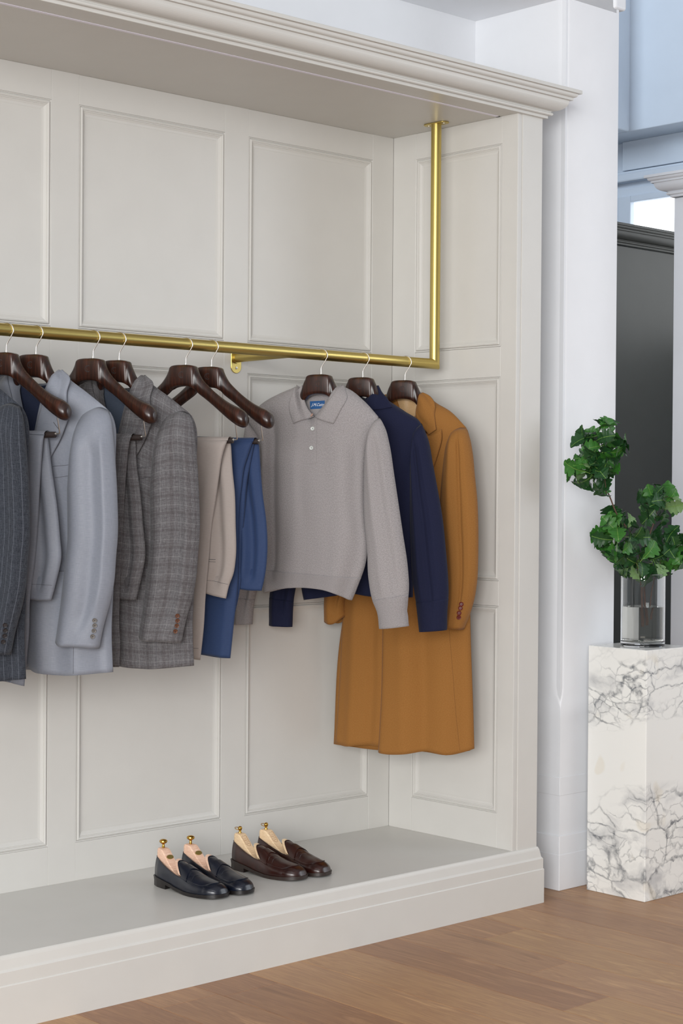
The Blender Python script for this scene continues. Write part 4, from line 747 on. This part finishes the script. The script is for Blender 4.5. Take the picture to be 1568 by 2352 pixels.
def trousers(key, label, cl, seed, turn=True, pocket=False):
    J = GD[key]; g = Garment(key, 'trousers', label, 'trousers', 'trousers folded over hanger bars')
    FS = [(.30, .10, .006, .1, 1.1, .0), (.60, .05, -.010, .06, .98, .06), (.70, .035, .012, .04, .98, .05), (.80, .035, -.010, .04, .98, .04), (.90, .03, .006, .1, .97, .02)]
    g.patch('seat', J['seat'], cl, D=.012, Db=.012, topr=.04, p=3, seed=seed, folds=FS, ripple=.002, ytop=-.004); sb = g.last
    if 'band' in J: g.line(J['band'], M_seam, .0005, 'waistband_seam', bv=sb)
    if pocket and 'pocket' in J:
        P = J['pocket']; g.line(P, M_seam, .0008, 'pocket_seam', bv=sb, n=8)
        g.line([(u, z-.007) for u, z in P], M_seam, .0006, 'pocket_seam', bv=sb, n=8)
    if 'legs2' in J: g.patch('leg', J['legs2'], cl, D=.007, Db=.005, topr=.03, p=5, seed=seed+1, ripple=.001, ytop=-.006)
    FL = [(.86, .06, .003, .1, 1.1, 0), (.55, .14, -.004, .1, 1.1, 0), (.97, .02, -.002, .1, .9, 0)]
    g.patch('leg', J['legs'], cl, D=.009, Db=.006, topr=.03, p=6, seed=seed+2, folds=FL, ripple=.0012, ytop=-.006); lb = g.last
    if turn: g.line(J['turn'], M_seam, .0005, 'turn_up_seam', bv=lb)
    overbar(g, J['legs'], cl)
    return g
trousers('ltro', 'light blue-grey trousers folded over the hanger left of the matching jacket', C_light, 61)
trousers('ctro', 'dark grey checked trousers folded over the hanger left of the checked jacket', C_check, 64)
trousers('beige', 'beige trousers folded over a hanger, between checked jacket and blue trousers', C_beige, 67, pocket=True)
trousers('navy', 'mid-blue trousers folded over a hanger beside the grey polo', C_navy, 70, turn=False)
# grey polo
J = GD['polo']; g = Garment('polo', 'polo_sweater', 'grey melange knitted long-sleeve polo with pale buttons and blue neck label', 'sweater')
g.patch('sleeve', J['sleeve_far'], C_polo, D=.03, Db=.02, topr=.08, seed=1, folds=SLV); psf = g.last
g.patch('neck_back', J['neckback'], C_polo, D=.004, th=.004, topr=0, seed=2, ripple=.0005, ns=20, nt=20); nb = g.last
BF = [(.13, .05, -.030, .02, .97, .0), (.05, .06, .010, .05, 1.1, 0), (.32, .10, .008, .1, 1.1, .0), (.80, .08, .008, .2, 1.1, 0), (.93, .05, -.008, .15, 1.1, 0)]
g.patch('body', J['body'], C_polo, D=.050, Db=.035, topr=.12, p=3, seed=3, folds=BF, ns=60, nt=80, ripple=.002); bb = g.last
def lastpart(d, f, grow=0.0, D=None):
    y, L, R, T, B = d
    nL = crv(L, 60); nR = crv(R, 60); k = int(60*(1-f))
    return (y, [tuple(q) for q in nL[k::4]]+([tuple(nL[-1])] if (60-k) % 4 else []), [tuple(q) for q in nR[k::4]]+([tuple(nR[-1])] if (60-k) % 4 else []), None, B)
hb = lastpart(J['body'], .13); g.patch('hem_band', hb, C_polor, D=.001, th=.002, topr=0, seed=9, ns=60, nt=14, ripple=0, drape=(bb, .0012))
g.patch('sleeve', J['sleeve'], C_polo, D=.038, Db=.028, topr=.09, p=2.3, seed=4, folds=[(.35, .12, .006, .02, .9, .1), (.62, .07, -.005, .02, .9, .12), (.8, .06, .004, .02, .8, .1)]); psn = g.last
cw = lastpart(J['sleeve'], .15); g.patch('cuff', cw, C_polor, D=.001, th=.0015, topr=0, seed=5, ripple=0, nt=16, drape=(psn, .0012))
cw = lastpart(J['sleeve_far'], .12); g.patch('cuff', cw, C_polor, D=.001, th=.0015, topr=0, seed=6, ripple=0, nt=16, drape=(psf, .0012))
def ypc(s_, t_): return .03*(1-t_)**1.4
g.patch('collar', J['collar_far'], C_polo, drape=(bb, .003), D=.004, th=.004, topr=0, p=4, seed=7, ns=20, nt=24, ripple=.0004, yfun=ypc)
g.patch('collar', J['collar'], C_polo, drape=(bb, .003), D=.004, th=.004, topr=0, p=4, seed=8, ns=20, nt=24, ripple=.0004, yfun=ypc)
g.quad(J['placket'], C_polo, 'placket', .0016, bv=bb)
g.quad(J['label'], M_label, 'neck_label', .0012, bv=nb, n=4)
P = J['label']; tx = text_mesh('label_text', 'J.M.Cutts', .0135, M_white, .0002, .5)
cu = (P[0][0]+P[1][0])/2+.002; cz = (P[0][1]+P[2][1])/2
h_, nn = g.hit(cu, cz, nb)
for v_ in tx.data.vertices: v_.co = Vector((v_.co.x*.85+cu, h_.y-.0030-v_.co.z, v_.co.y+cz-1.70))
tx.parent = g.root
for k, (u, z) in enumerate(J['btn']): g.button(u, z, .0068 if k else .0062, M_pearl if k else M_pink, bv=bb, lift=.002 if k else .011)
# navy sweater
J = GD['sweater']; g = Garment('sweater', 'zip_sweater', 'dark navy knitted sweater with a stand collar, behind the grey polo', 'sweater')
g.patch('sleeve', J['sleeve_far'], C_swt, D=.028, Db=.02, topr=.08, seed=11, folds=SLV); ssf = g.last
g.patch('body', J['body'], C_swt, D=.045, Db=.035, topr=.12, p=3, seed=12, folds=BF, ns=50, nt=70); bb2 = g.last
g.patch('sleeve', J['sleeve'], C_swt, D=.040, Db=.028, topr=.09, p=2.3, seed=13, folds=[(.25, .08, .006, .02, .9, .05), (.50, .07, -.007, .02, .95, .1), (.75, .08, .006, .02, .9, .1)]); ssn = g.last
for s_, f_, q in (('sleeve', .15, 14), ('sleeve_far', .12, 15)):
    cw = lastpart(J[s_], f_); g.patch('cuff', cw, C_swtr, D=.001, th=.0015, topr=0, seed=q, ripple=0, nt=16, drape=(ssn if q == 14 else ssf, .0012))
g.patch('collar', J['collar_far'], C_swt, D=.004, th=.004, topr=0, p=4, seed=16, ns=14, nt=20, ripple=.0004)
g.patch('collar', J['collar'], C_swt, drape=(bb2, .001), D=.006, th=.005, topr=0, p=4, seed=17, ns=20, nt=24, ripple=.0008, yfun=ypc)
# camel coat
J = GD['coat']; g = Garment('coat', 'overcoat', 'long camel wool overcoat with wide lapels, rightmost garment on the rail', 'coat')
g.patch('sleeve', J['sleeve_far'], C_coat, D=.035, Db=.028, topr=.06, seed=21, folds=SLV)
g.patch('back_panel', J['back'], C_coat, D=.010, th=.004, topr=0, seed=22)
g.patch('lining', J['lining'], C_lin3, D=.004, th=.002, topr=0, seed=23, ripple=.006)
CF = [(.30, .10, .012, .45, 1.1, .0), (.50, .08, -.010, .45, 1.1, .02), (.72, .10, .010, .5, 1.1, .03), (.90, .05, -.006, .5, 1.1, 0)]
g.patch('front_panel', J['front_far'], C_coat, D=.020, th=.004, yL=.02, yR=0, topr=0, seed=24, folds=[(.3, .12, .012, .4, 1.1, 0), (.65, .1, -.01, .4, 1.1, 0)])
g.patch('front_panel', J['front'], C_coat, D=.035, th=.004, yL=.0, yR=.045, ytop=.0, topr=.06, seed=25, folds=CF, nt=90); fb = g.last
g.line(J['seam'], M_seamC, .0004, 'seam', bv=fb, lift=-.0001)
g.patch('collar', J['collar_far'], C_coat, D=.004, th=.004, topr=0, p=4, seed=26, ns=12, nt=16, ripple=.0004)
g.patch('lapel', J['lapel'], C_coat, drape=(fb, .003), D=.005, th=.005, topr=0, p=5, seed=27, ns=24, nt=40, ripple=.0006)
def ycc(s_, t_): return .035*(1-t_)**1.5-.004*t_
g.patch('collar', J['collar'], C_coat, drape=(fb, .006), D=.005, th=.005, topr=0, p=5, seed=28, ns=24, nt=30, ripple=.0006, yfun=ycc)
g.patch('sleeve', J['sleeve'], C_coat, D=.045, Db=.03, ytop=-.005, topr=.08, p=2.3, seed=29, folds=[(.3, .10, .006, .02, 1.1, .05), (.62, .05, -.009, .0, .95, .0), (.82, .06, .004, .02, .9, .03)]); sb = g.last
for u, z in J['cuffbtn']: g.button(u, z, .0078, M_btnR, bv=sb)
# ------------------------------------------------------------------ loafers
OUT = [(0, 0), (.004, .013), (.012, .0215), (.03, .029), (.06, .032), (.10, .0315), (.14, .035), (.175, .042), (.205, .0455), (.235, .044), (.258, .038), (.276, .0285), (.287, .0185), (.293, .009), (.295, 0)]
HT = [(0, .094), (.03, .095), (.06, .094), (.09, .092), (.115, .088), (.14, .080), (.165, .070), (.19, .060), (.215, .053), (.24, .0485), (.262, .044), (.278, .038), (.288, .030), (.295, .013)]
ZB = [(0, .029), (.05, .027), (.09, .021), (.13, .013), (.18, .0095), (.24, .010), (.295, .015)]
def itp(tab, y):
    if y <= tab[0][0]: return tab[0][1]
    for (a, b), (c, d) in zip(tab, tab[1:]):
        if y <= c: t = (y-a)/(c-a); return b+(d-b)*t
    return tab[-1][1]
def smooth_itp(tab, y, h=.006): return (itp(tab, y-h)+2*itp(tab, y)+itp(tab, y+h))/4
def wid(y):
    if y < .012: return .0215*sqrt(max(0, 1-(1-y/.012)**2))
    if y > .248:
        t = (y-.248)/.047; return .0416*sqrt(max(0, 1-t*t))**.92
    return smooth_itp([p for p in OUT if .004 < p[0] < .28][:1]+[(.012, .0215), (.03, .0285), (.06, .032), (.10, .0315), (.14, .035), (.175, .042), (.205, .0455), (.235, .0440), (.258, .0385), (.270, .0325), (.276, .029)], y, .005 if y > .02 and y < .262 else 0)
def cxs(y, s): return s*(.010*sin(pi*min(1, y/.295))-.004)
def surf(y, a, sd, s, off=0.0):
    zb = smooth_itp(ZB, y); H = smooth_itp(HT, y) if y < .28 else itp(HT, y); th_ = a*pi/2
    w_ = wid(y)
    bul = 1+.05*sin(min(1, a*1.6)*pi)
    x = w_*bul*(max(0, cos(th_))**.72); z = zb+(H-zb)*(sin(th_)**1.05)
    n_ = Vector((cos(th_), 0, sin(th_)))
    if y > .27: n_ = Vector((cos(th_)*.6, .7, sin(th_)*.7)).normalized()
    return Vector((cxs(y, s)+sd*(x+n_.x*off), y+n_.y*off, z+n_.z*off))
def tau(y):
    hz = itp([(0, .088), (.02, .083), (.05, .074), (.09, .060), (.12, .0515), (.158, .047)], y)
    zb = smooth_itp(ZB, y); H = smooth_itp(HT, y); r = max(0, min(1, (hz-zb)/(H-zb))); return math.asin(r**(1/1.05))/(pi/2)
A0 = tau(.158)
def y0v(a):
    if a <= A0: return .158
    t = (a-A0)/(1-A0); return .158-.046*sin(t*pi/2)**.8*1.0
def loafer(loc, rz, s, lea, sole_m, wood, kind, label, group):
    root = empty('loafer', loc, label, 'shoe', group, rz)
    NA, NQ = 18, 40; V_ = []; Fc_ = []
    def grid(fn, nu, nv, flip=False):
        b = len(V_)
        for j in range(nv+1):
            for i in range(nu+1): V_.append(fn(i/nu, j/nv))
        for j in range(nv):
            for i in range(nu):
                k = b+j*(nu+1)+i; f = (k, k+1, k+nu+2, k+nu+1); Fc_.append(f[::-1] if flip else f)
    def yq(v): return .166*(1-cos(v*pi/2)) if v < 1 else .166
    def ys_(v): return .295*(1-cos(v*pi))/2
    for sd in (1, -1):
        grid(lambda u, v: surf(ys_(v), u*(tau(ys_(v)) if ys_(v) < .158 else A0), sd, s), 14, 84, sd == 1)
    def vy(a, v):
        y0_ = y0v(a); return y0_+(.295-y0_)*sin(v*pi/2)**.95
    def af(u): return abs(2*u-1)
    grid(lambda u, v: surf(vy(1-af(u)*(1-A0+.01), v), 1-af(u)*(1-A0+.01), 1 if u < .5 else -1, s), 48, 50, True)
    up_ = me_obj('upper', V_, Fc_, lea, root, smooth=True)
    bm = bmesh.new(); bm.from_mesh(up_.data); bmesh.ops.remove_doubles(bm, verts=bm.verts, dist=.0003); bmesh.ops.recalc_face_normals(bm, faces=bm.faces)
    for f in bm.faces: f.smooth = True
    bm.to_mesh(up_.data); bm.free()
    so = up_.modifiers.new('thickness', 'SOLIDIFY'); so.thickness = .0018; so.offset = 1
    # lining
    V_.clear(); Fc_.clear()
    for sd in (1, -1): grid(lambda u, v: surf(yq(v), .02+u*max(0, tau(yq(v))-.045), sd, s, -.0012), 10, 26, sd == -1)
    me_obj('lining', [v.copy() for v in V_], list(Fc_), L_lin, root, smooth=True)
    V_.clear(); Fc_.clear()
    grid(lambda u, v: Vector((cxs(.004+v*.16, s)+(2*u-1)*wid(.004+v*.16)*.95, .004+v*.16, smooth_itp(ZB, v*.16)+.003)), 8, 20)
    me_obj('insole', [v.copy() for v in V_], list(Fc_), L_lin, root, smooth=True)
    # topline piping
    P_ = []
    ys = [.158*k/24 for k in range(24, 0, -1)]
    P_ += [surf(y, tau(y), 1, s, .0004) for y in ys]+[surf(.0002, tau(0), 1, s)]+[surf(y, tau(y), -1, s, .0004) for y in ys[::-1]]
    tube('topline', P_, .0013, lea, root, n=8)
    tube('vamp_edge', [surf(y0v(1-abs(2*k/40-1)*(1-A0)), 1-abs(2*k/40-1)*(1-A0), 1 if k < 20 else -1, s, .0003) for k in range(41)], .0014, lea, root, n=8)
    # apron seam
    P_ = []
    a_ = .46
    for k in range(15): P_.append(surf(.170+(.232-.170)*k/14, a_, 1, s, .0012))
    for k in range(1, 32):
        ph = pi*k/32; a2 = a_+(1-a_)*(1-abs(cos(ph))**1.5); y2 = .232+.034*sin(ph)**.8; P_.append(surf(y2, min(a2, 1), 1 if k < 16 else -1, s, .0012))
    for k in range(15): P_.append(surf(.232-(.232-.170)*k/14, a_, -1, s, .0012))
    tube('apron_seam', P_, .0018, lea, root, n=6)
    # strap with its slot
    V_.clear(); Fc_.clear()
    def strapy(u, v): c = abs(2*u-1); return .141+.012*c+v*(.024+.004*c)
    for off_, fl_ in ((.0030, True), (.0012, False)):
        grid(lambda u, v: surf(strapy(u, v), 1-abs(2*u-1)*.60, 1 if u < .5 else -1, s, off_), 40, 6, fl_)
    n1 = 41; base2 = 41*7
    for i in range(40): Fc_.append((i, i+1, base2+i+1, base2+i)); k = 6*41+i; Fc_.append((k, k+1, base2+k+1, base2+k))
    me_obj('strap', [v.copy() for v in V_], list(Fc_), lea, root, smooth=False)
    # creases across the vamp
    for q_ in (.180, .196):
        tube('crease', [surf(q_+.004*cos(k/10*pi*2)*.5, .55+.9*k/20*.5*2 if .55+.9*k/20 <= 1 else 1, 1, s, .0006) for k in range(0, 11)], [.0002+.0005*sin(pi*k/10) for k in range(11)], lea, root, n=6)
    # sole, welt, heel
    def slab(name, g_, ya, yb, zt, zbm, m_, b=.001):
        n = 70; ys_ = [ya+(yb-ya)*(1-cos(pi*k/n))/2 for k in range(n+1)]
        hw = [wid(y) for y in ys_]
        if yb < .29: hw[-1] = wid(yb)
        pts2 = [(w_, y) for w_, y in zip(hw, ys_)]; R_ = []
        for k, (x, y) in enumerate(pts2):
            a = pts2[max(k-1, 0)]; c = pts2[min(k+1, n)]; tx, ty = c[0]-a[0], c[1]-a[1]; l_ = max(1e-6, sqrt(tx*tx+ty*ty)); nx, ny = ty/l_, -tx/l_
            if k == 0: nx, ny = 0, -1
            if k == n: nx, ny = (0, 1) if yb > .29 else (1, 0)
            if yb < .29 and k >= n-3: nx, ny = 1, 0
            R_.append((x+nx*g_ if not (k == 0 or (k == n and yb > .29)) else 0, y+ny*g_, y))
        ring = [(cxs(yy, s)+x, y, yy) for x, y, yy in R_]+[(cxs(yy, s)-x, y, yy) for x, y, yy in R_[::-1]]
        V2 = []; F2 = []; n1_ = len(R_)
        for zz in (zt, zbm):
            for x, y, yy in ring: V2.append((x, y, zz(yy)))
        m2 = len(ring)
        for k in range(m2): F2.append((k, (k+1) % m2, m2+(k+1) % m2, m2+k))
        for k in range(n1_-1): F2.append((k, k+1, m2-2-k, m2-1-k)); F2.append((m2+k+1, m2+k, 2*m2-1-k, 2*m2-2-k))
        return me_obj(name, V2, F2, m_, root, smooth=True, sharp=35)
    slab('welt', .0042, 0, .295, lambda y: smooth_itp(ZB, y)+.0015, lambda y: smooth_itp(ZB, y)-.0020, lea if False else sole_m)
    slab('sole', .0030, 0, .295, lambda y: smooth_itp(ZB, y)-.0020, lambda y: max(.0, smooth_itp(ZB, y)-.0090), sole_m)
    slab('heel', .0020, 0, .078, lambda y: smooth_itp(ZB, y)-.007, lambda y: 0.0, sole_m)
    # shoe tree
    V_.clear(); Fc_.clear()
    ST = [(.010, .110, .0125), (.016, .1135, .0150), (.036, .112, .0165), (.042, .108, .0165), (.070, .078, .0170), (.095, .057, .0180), (.125, .044, .0190)]
    n = 12
    for y, zt, hw in ST:
        cx_ = cxs(y, s)
        for (px_, pz) in ((-1, 0), (-1, .6), (-.97, .94), (-.86, 1), (-.4, 1.012), (0, 1.016), (.4, 1.012), (.86, 1), (.97, .94), (1, .6), (1, 0)): V_.append(Vector((cx_+px_*hw, y, .034+(zt-.034)*pz)))
    n = 11
    for i in range(len(ST)-1):
        for k in range(n-1): a = i*n+k; Fc_.append((a, a+n, a+n+1, a+1))
    Fc_.append(tuple(range(n))); Fc_.append(tuple(range((len(ST)-1)*n, len(ST)*n))[::-1])
    tr = me_obj('shoe_tree', [v.copy() for v in V_], list(Fc_), wood, root, smooth=False)
    bm = bmesh.new(); bm.from_mesh(tr.data); bmesh.ops.recalc_face_normals(bm, faces=bm.faces); bm.to_mesh(tr.data); bm.free()
    V_.clear(); Fc_.clear()
    grid(lambda u, v: surf(y0v(max(A0, 1-abs(2*u-1)*.56))-.013+v*.035, 1-abs(2*u-1)*.56, 1 if u < .5 else -1, s, .0012-.0042*min(1, v*3)), 30, 12)
    grid(lambda u, v: (lambda q: Vector((q.x*(1-.1*v), q.y+.004*v, q.z-.020*v)))(surf(y0v(max(A0, 1-abs(2*u-1)*.56))-.013, 1-abs(2*u-1)*.56, 1 if u < .5 else -1, s, .0012)), 30, 3)
    me_obj('tree_toe', [v.copy() for v in V_], list(Fc_), wood, root, smooth=True)
    cx_ = cxs(.03, s)
    if kind == 'knob':
        lathe('knob', [(0, .112), (.0045, .112), (.0042, .121), (.0035, .124), (.006, .127), (.0105, .1295), (.0125, .133), (.0118, .1365), (.008, .1395), (0, .141)], M_gold, root, n=24, loc=(cx_, .026, 0))
        bm = bmesh.new(); bmesh.ops.create_circle(bm, cap_ends=True, segments=28, radius=1)
        r_ = bmesh.ops.extrude_face_region(bm, geom=bm.faces[:])
        for v in r_['geom']:
            if isinstance(v, bmesh.types.BMVert): v.co.z += .0015
        for v in bm.verts: v.co.x *= .013; v.co.y *= .0075
        o = bm_obj('brass_plate', bm, M_brass, tr); o.rotation_euler = (-radians(45), 0, 0); o.location = (cxs(.060, s), .060, .0905)
    else:
        lathe('knob', [(0, .112), (.0048, .112), (.0045, .119), (.0032, .121), (.0058, .1245), (.0072, .1290), (.0058, .1335), (.003, .1355), (0, .136)], M_gold, root, n=24, loc=(cx_, .026, 0))
        ring = [(cx_+.0095*cos(a)+0.0, .018-.0085*sin(a)-.002, .1270+.003*sin(a)) for a in [2*pi*k/28 for k in range(28)]]
        tube('ring', ring, .0011, M_gold, root, n=8, closed=True)
        # engraved crest
        P_ = [(-.010, .018), (-.005, .020), (0, .0175), (.005, .020), (.010, .018), (.0095, .0), (.010, -.010), (.005, -.018), (0, -.020), (-.005, -.018), (-.010, -.010), (-.0095, 0)]
        cr = mat('crest_ink', (150, 104, 74), .7) if 'crest_ink' not in bpy.data.materials else bpy.data.materials['crest_ink']
        def up3(x, y): return Vector((cxs(.058, s)+x, .0575-y*.69, .0925+y*.735))
        tube('crest', [up3(*p) for p in P_], .0004, cr, tr, n=5, closed=True)
        for yy in (-.010, -.004, .003, .009):
            tube('crest', [up3(-.006+.012*k/10, yy+.0016*sin(k*1.7+yy*900)) for k in range(11)], .0003, cr, tr, n=5)
    return root
def heading(dx, dy): return math.atan2(dy, dx)-pi/2
rz1 = heading(.035, -.293)
loafer((3.212, 4.272, ZS), heading(.022, -.294), 1, L_navy, L_sole, W_cedar, 'knob', 'navy leather penny loafer with round brass shoe-tree knob, nearest the shelf edge at left', 'navy loafers')
loafer((3.312, 4.262, ZS), heading(.016, -.294), -1, L_navy, L_sole, W_cedar, 'knob', 'navy leather penny loafer with round brass knob, right one of the navy pair', 'navy loafers')
loafer((3.535, 4.296, ZS), heading(.038, -.292), 1, L_brown, L_soleb, W_lime, 'ring', 'dark brown leather penny loafer with ringed brass knob, left one of the brown pair', 'brown loafers')
loafer((3.640, 4.288, ZS), heading(.030, -.293), -1, L_brown, L_soleb, W_lime, 'ring', 'dark brown leather penny loafer with ringed brass knob, rightmost shoe', 'brown loafers')
# ------------------------------------------------------------------ marble plinth, vase, oak branches
pb = box('marble_plinth', (4.805, 3.623, 0), (5.060, 3.878, .866), M_marble, None, .0025, 2)
tag(pb, 'square white marble plinth with grey veins beside the white column', 'plinth')
VX, VY, VZ = 4.937, 3.742, .8662
vase = empty('glass_vase', (VX, VY, VZ), 'clear cylindrical glass vase half filled with water on the marble plinth', 'vase')
VR = .0775
lathe('glass_body', [(0, 0), (VR-.004, 0), (VR, .004), (VR, .254), (VR-.002, .256), (VR-.004, .254), (VR-.004, .022), (VR-.010, .016), (0, .015)], M_glass, vase, n=96)
lathe('water', [(0, .0152), (VR-.0102, .0162), (VR-.0041, .0222), (VR-.0041, .140), (0, .140)], M_water, vase, n=96)
def leaf_mesh(seed, m):
    r = random.Random(seed); n = 34; Lf = 1.0; V_ = []; Fc_ = []
    amp = .16+.05*r.random(); ph = r.random()*.6
    for i in range(n+1):
        t = i/n; env = .40*max(0, sin(pi*t**1.45))**.75
        lob = 1-.52*(1-abs(sin(pi*4.3*t+ph))**.55)*sstep(.05, .3, t)*(1-sstep(.93, 1, t))
        wv = max(.010, env*lob)
        zc_ = .10*sin(t*pi)-.22*t*t*r.uniform(.9, 1.1)
        for k, sgn in ((-2, -1), (-1, -.5), (0, 0), (1, .5), (2, 1)):
            ruf = .020*sin(t*20+k+seed)*abs(sgn)
            V_.append((sgn*wv, t*Lf+(.05 if abs(k) == 2 else 0)*sin(t*pi), zc_+abs(sgn)*wv*.28+ruf))
    for i in range(n):
        for k in range(4): a = i*5+k; Fc_.append((a, a+1, a+6, a+5))
    me = bpy.data.meshes.new('oak_leaf'); me.from_pydata(V_, [], Fc_); me.polygons.foreach_set('use_smooth', [True]*len(me.polygons)); me.materials.append(m)
    # midrib and stalk
    bm = bmesh.new(); bm.from_mesh(me)
    def strip(P_, w_, z_=.006):
        pv = None
        for p in P_:
            a = bm.verts.new((p[0]-w_, p[1], p[2]+z_)); b = bm.verts.new((p[0]+w_, p[1], p[2]+z_))
            if pv: f = bm.faces.new((pv[0], pv[1], b, a)); f.material_index = 1
            pv = (a, b)
    strip([(0, -.18, .0), (0, -.05, 0)]+[V_[i*5+2] for i in range(0, n)], .012, .010)
    bm.to_mesh(me); bm.free(); me.materials.append(M_vein); return me
LM = [leaf_mesh(1, LEAF[0]), leaf_mesh(2, LEAF[1]), leaf_mesh(3, LEAF[0]), leaf_mesh(4, LEAF[2]), leaf_mesh(5, LEAF[1]), leaf_mesh(6, LEAF[0])]
rl_ = random.Random(12)
def branch(name, label, paths, clusters):
    root = empty(name, (VX, VY, .90), label, 'branch', None)
    off = Vector((VX, VY, .90))
    for P_, r0, r1 in paths:
        C_ = crv(P_, 24); tube('twig', [Vector(p)-off+Vector((rl_.uniform(-1, 1), rl_.uniform(-1, 1), rl_.uniform(-1, 1)))*.001 for p in C_], [r0+(r1-r0)*k/24 for k in range(25)], M_bark, root, n=7)
    for (c, rad, cnt, sq) in clusters:
        c = Vector(c)
        for k in range(cnt):
            # even directions over the sphere
            zz = 1-2*(k+.5)/cnt; an = k*2.39996+rl_.uniform(-.4, .4); rr = sqrt(1-zz*zz)
            d = Vector((rr*cos(an), rr*sin(an), zz)); d = (d+Vector((rl_.uniform(-.3, .3), rl_.uniform(-.3, .3), rl_.uniform(-.3, .3)))).normalized()
            size = rl_.uniform(.058, .088)
            p = c+Vector((d.x, d.y, d.z*sq))*rad*rl_.uniform(.25, .62)
            tang = d.cross(Vector((rl_.uniform(-1, 1), rl_.uniform(-1, 1), rl_.uniform(-1, 1)))).normalized()
            ydir = (d*.55+tang*.9+Vector((0, 0, -.15))).normalized(); zdir = (d-ydir*d.dot(ydir)).normalized(); xdir = ydir.cross(zdir)
            M_ = Matrix((xdir, ydir, zdir)).transposed().to_4x4()
            M_ = Matrix.Translation(p-off) @ M_ @ Matrix.Scale(size, 4)
            wsel = rl_.random(); me = LM[3] if wsel < .09 else LM[rl_.choice((0, 2, 5, 5, 1, 4))]
            o = bpy.data.objects.new('leaf', me); COL.objects.link(o); o.parent = root; o.matrix_local = M_
    return root
branch('oak_branch', 'tall green oak branch leaning left out of the glass vase', 
       [([(4.945, 3.748, .935), (4.938, 3.75, 1.08), (4.925, 3.75, 1.194), (4.866, 3.75, 1.272), (4.800, 3.75, 1.325), (4.755, 3.75, 1.393), (4.722, 3.75, 1.44), (4.690, 3.75, 1.53)], .0042, .0020),
        ([(4.755, 3.75, 1.393), (4.70, 3.72, 1.40), (4.66, 3.70, 1.50)], .002, .001)],
       [((4.690, 3.745, 1.560), .090, 44, 1.2), ((4.655, 3.735, 1.480), .075, 26, .8), ((4.800, 3.745, 1.255), .080, 44, 1.15), ((4.590, 3.74, 1.515), .030, 4, .6)])
branch('oak_branch', 'green oak branch reaching up to the right out of the glass vase',
       [([(4.955, 3.742, .940), (4.952, 3.75, 1.08), (4.930, 3.75, 1.19), (4.965, 3.75, 1.235), (5.004, 3.75, 1.294), (5.028, 3.75, 1.36)], .0040, .0018),
        ([(4.938, 3.75, 1.197), (4.985, 3.74, 1.20), (5.055, 3.735, 1.21)], .0022, .001)],
       [((5.040, 3.75, 1.372), .058, 30, .9), ((5.072, 3.735, 1.205), .066, 36, .8)])
branch('oak_branch', 'short low oak sprig hanging over the left rim of the vase',
       [([(4.930, 3.735, .950), (4.915, 3.735, 1.08), (4.885, 3.730, 1.15), (4.870, 3.73, 1.18)], .0030, .0012), ([(4.960, 3.735, .96), (4.985, 3.73, 1.10), (5.02, 3.725, 1.17)], .0028, .0012)],
       [((4.868, 3.725, 1.165), .060, 22, .75), ((4.975, 3.725, 1.160), .045, 8, .6)])
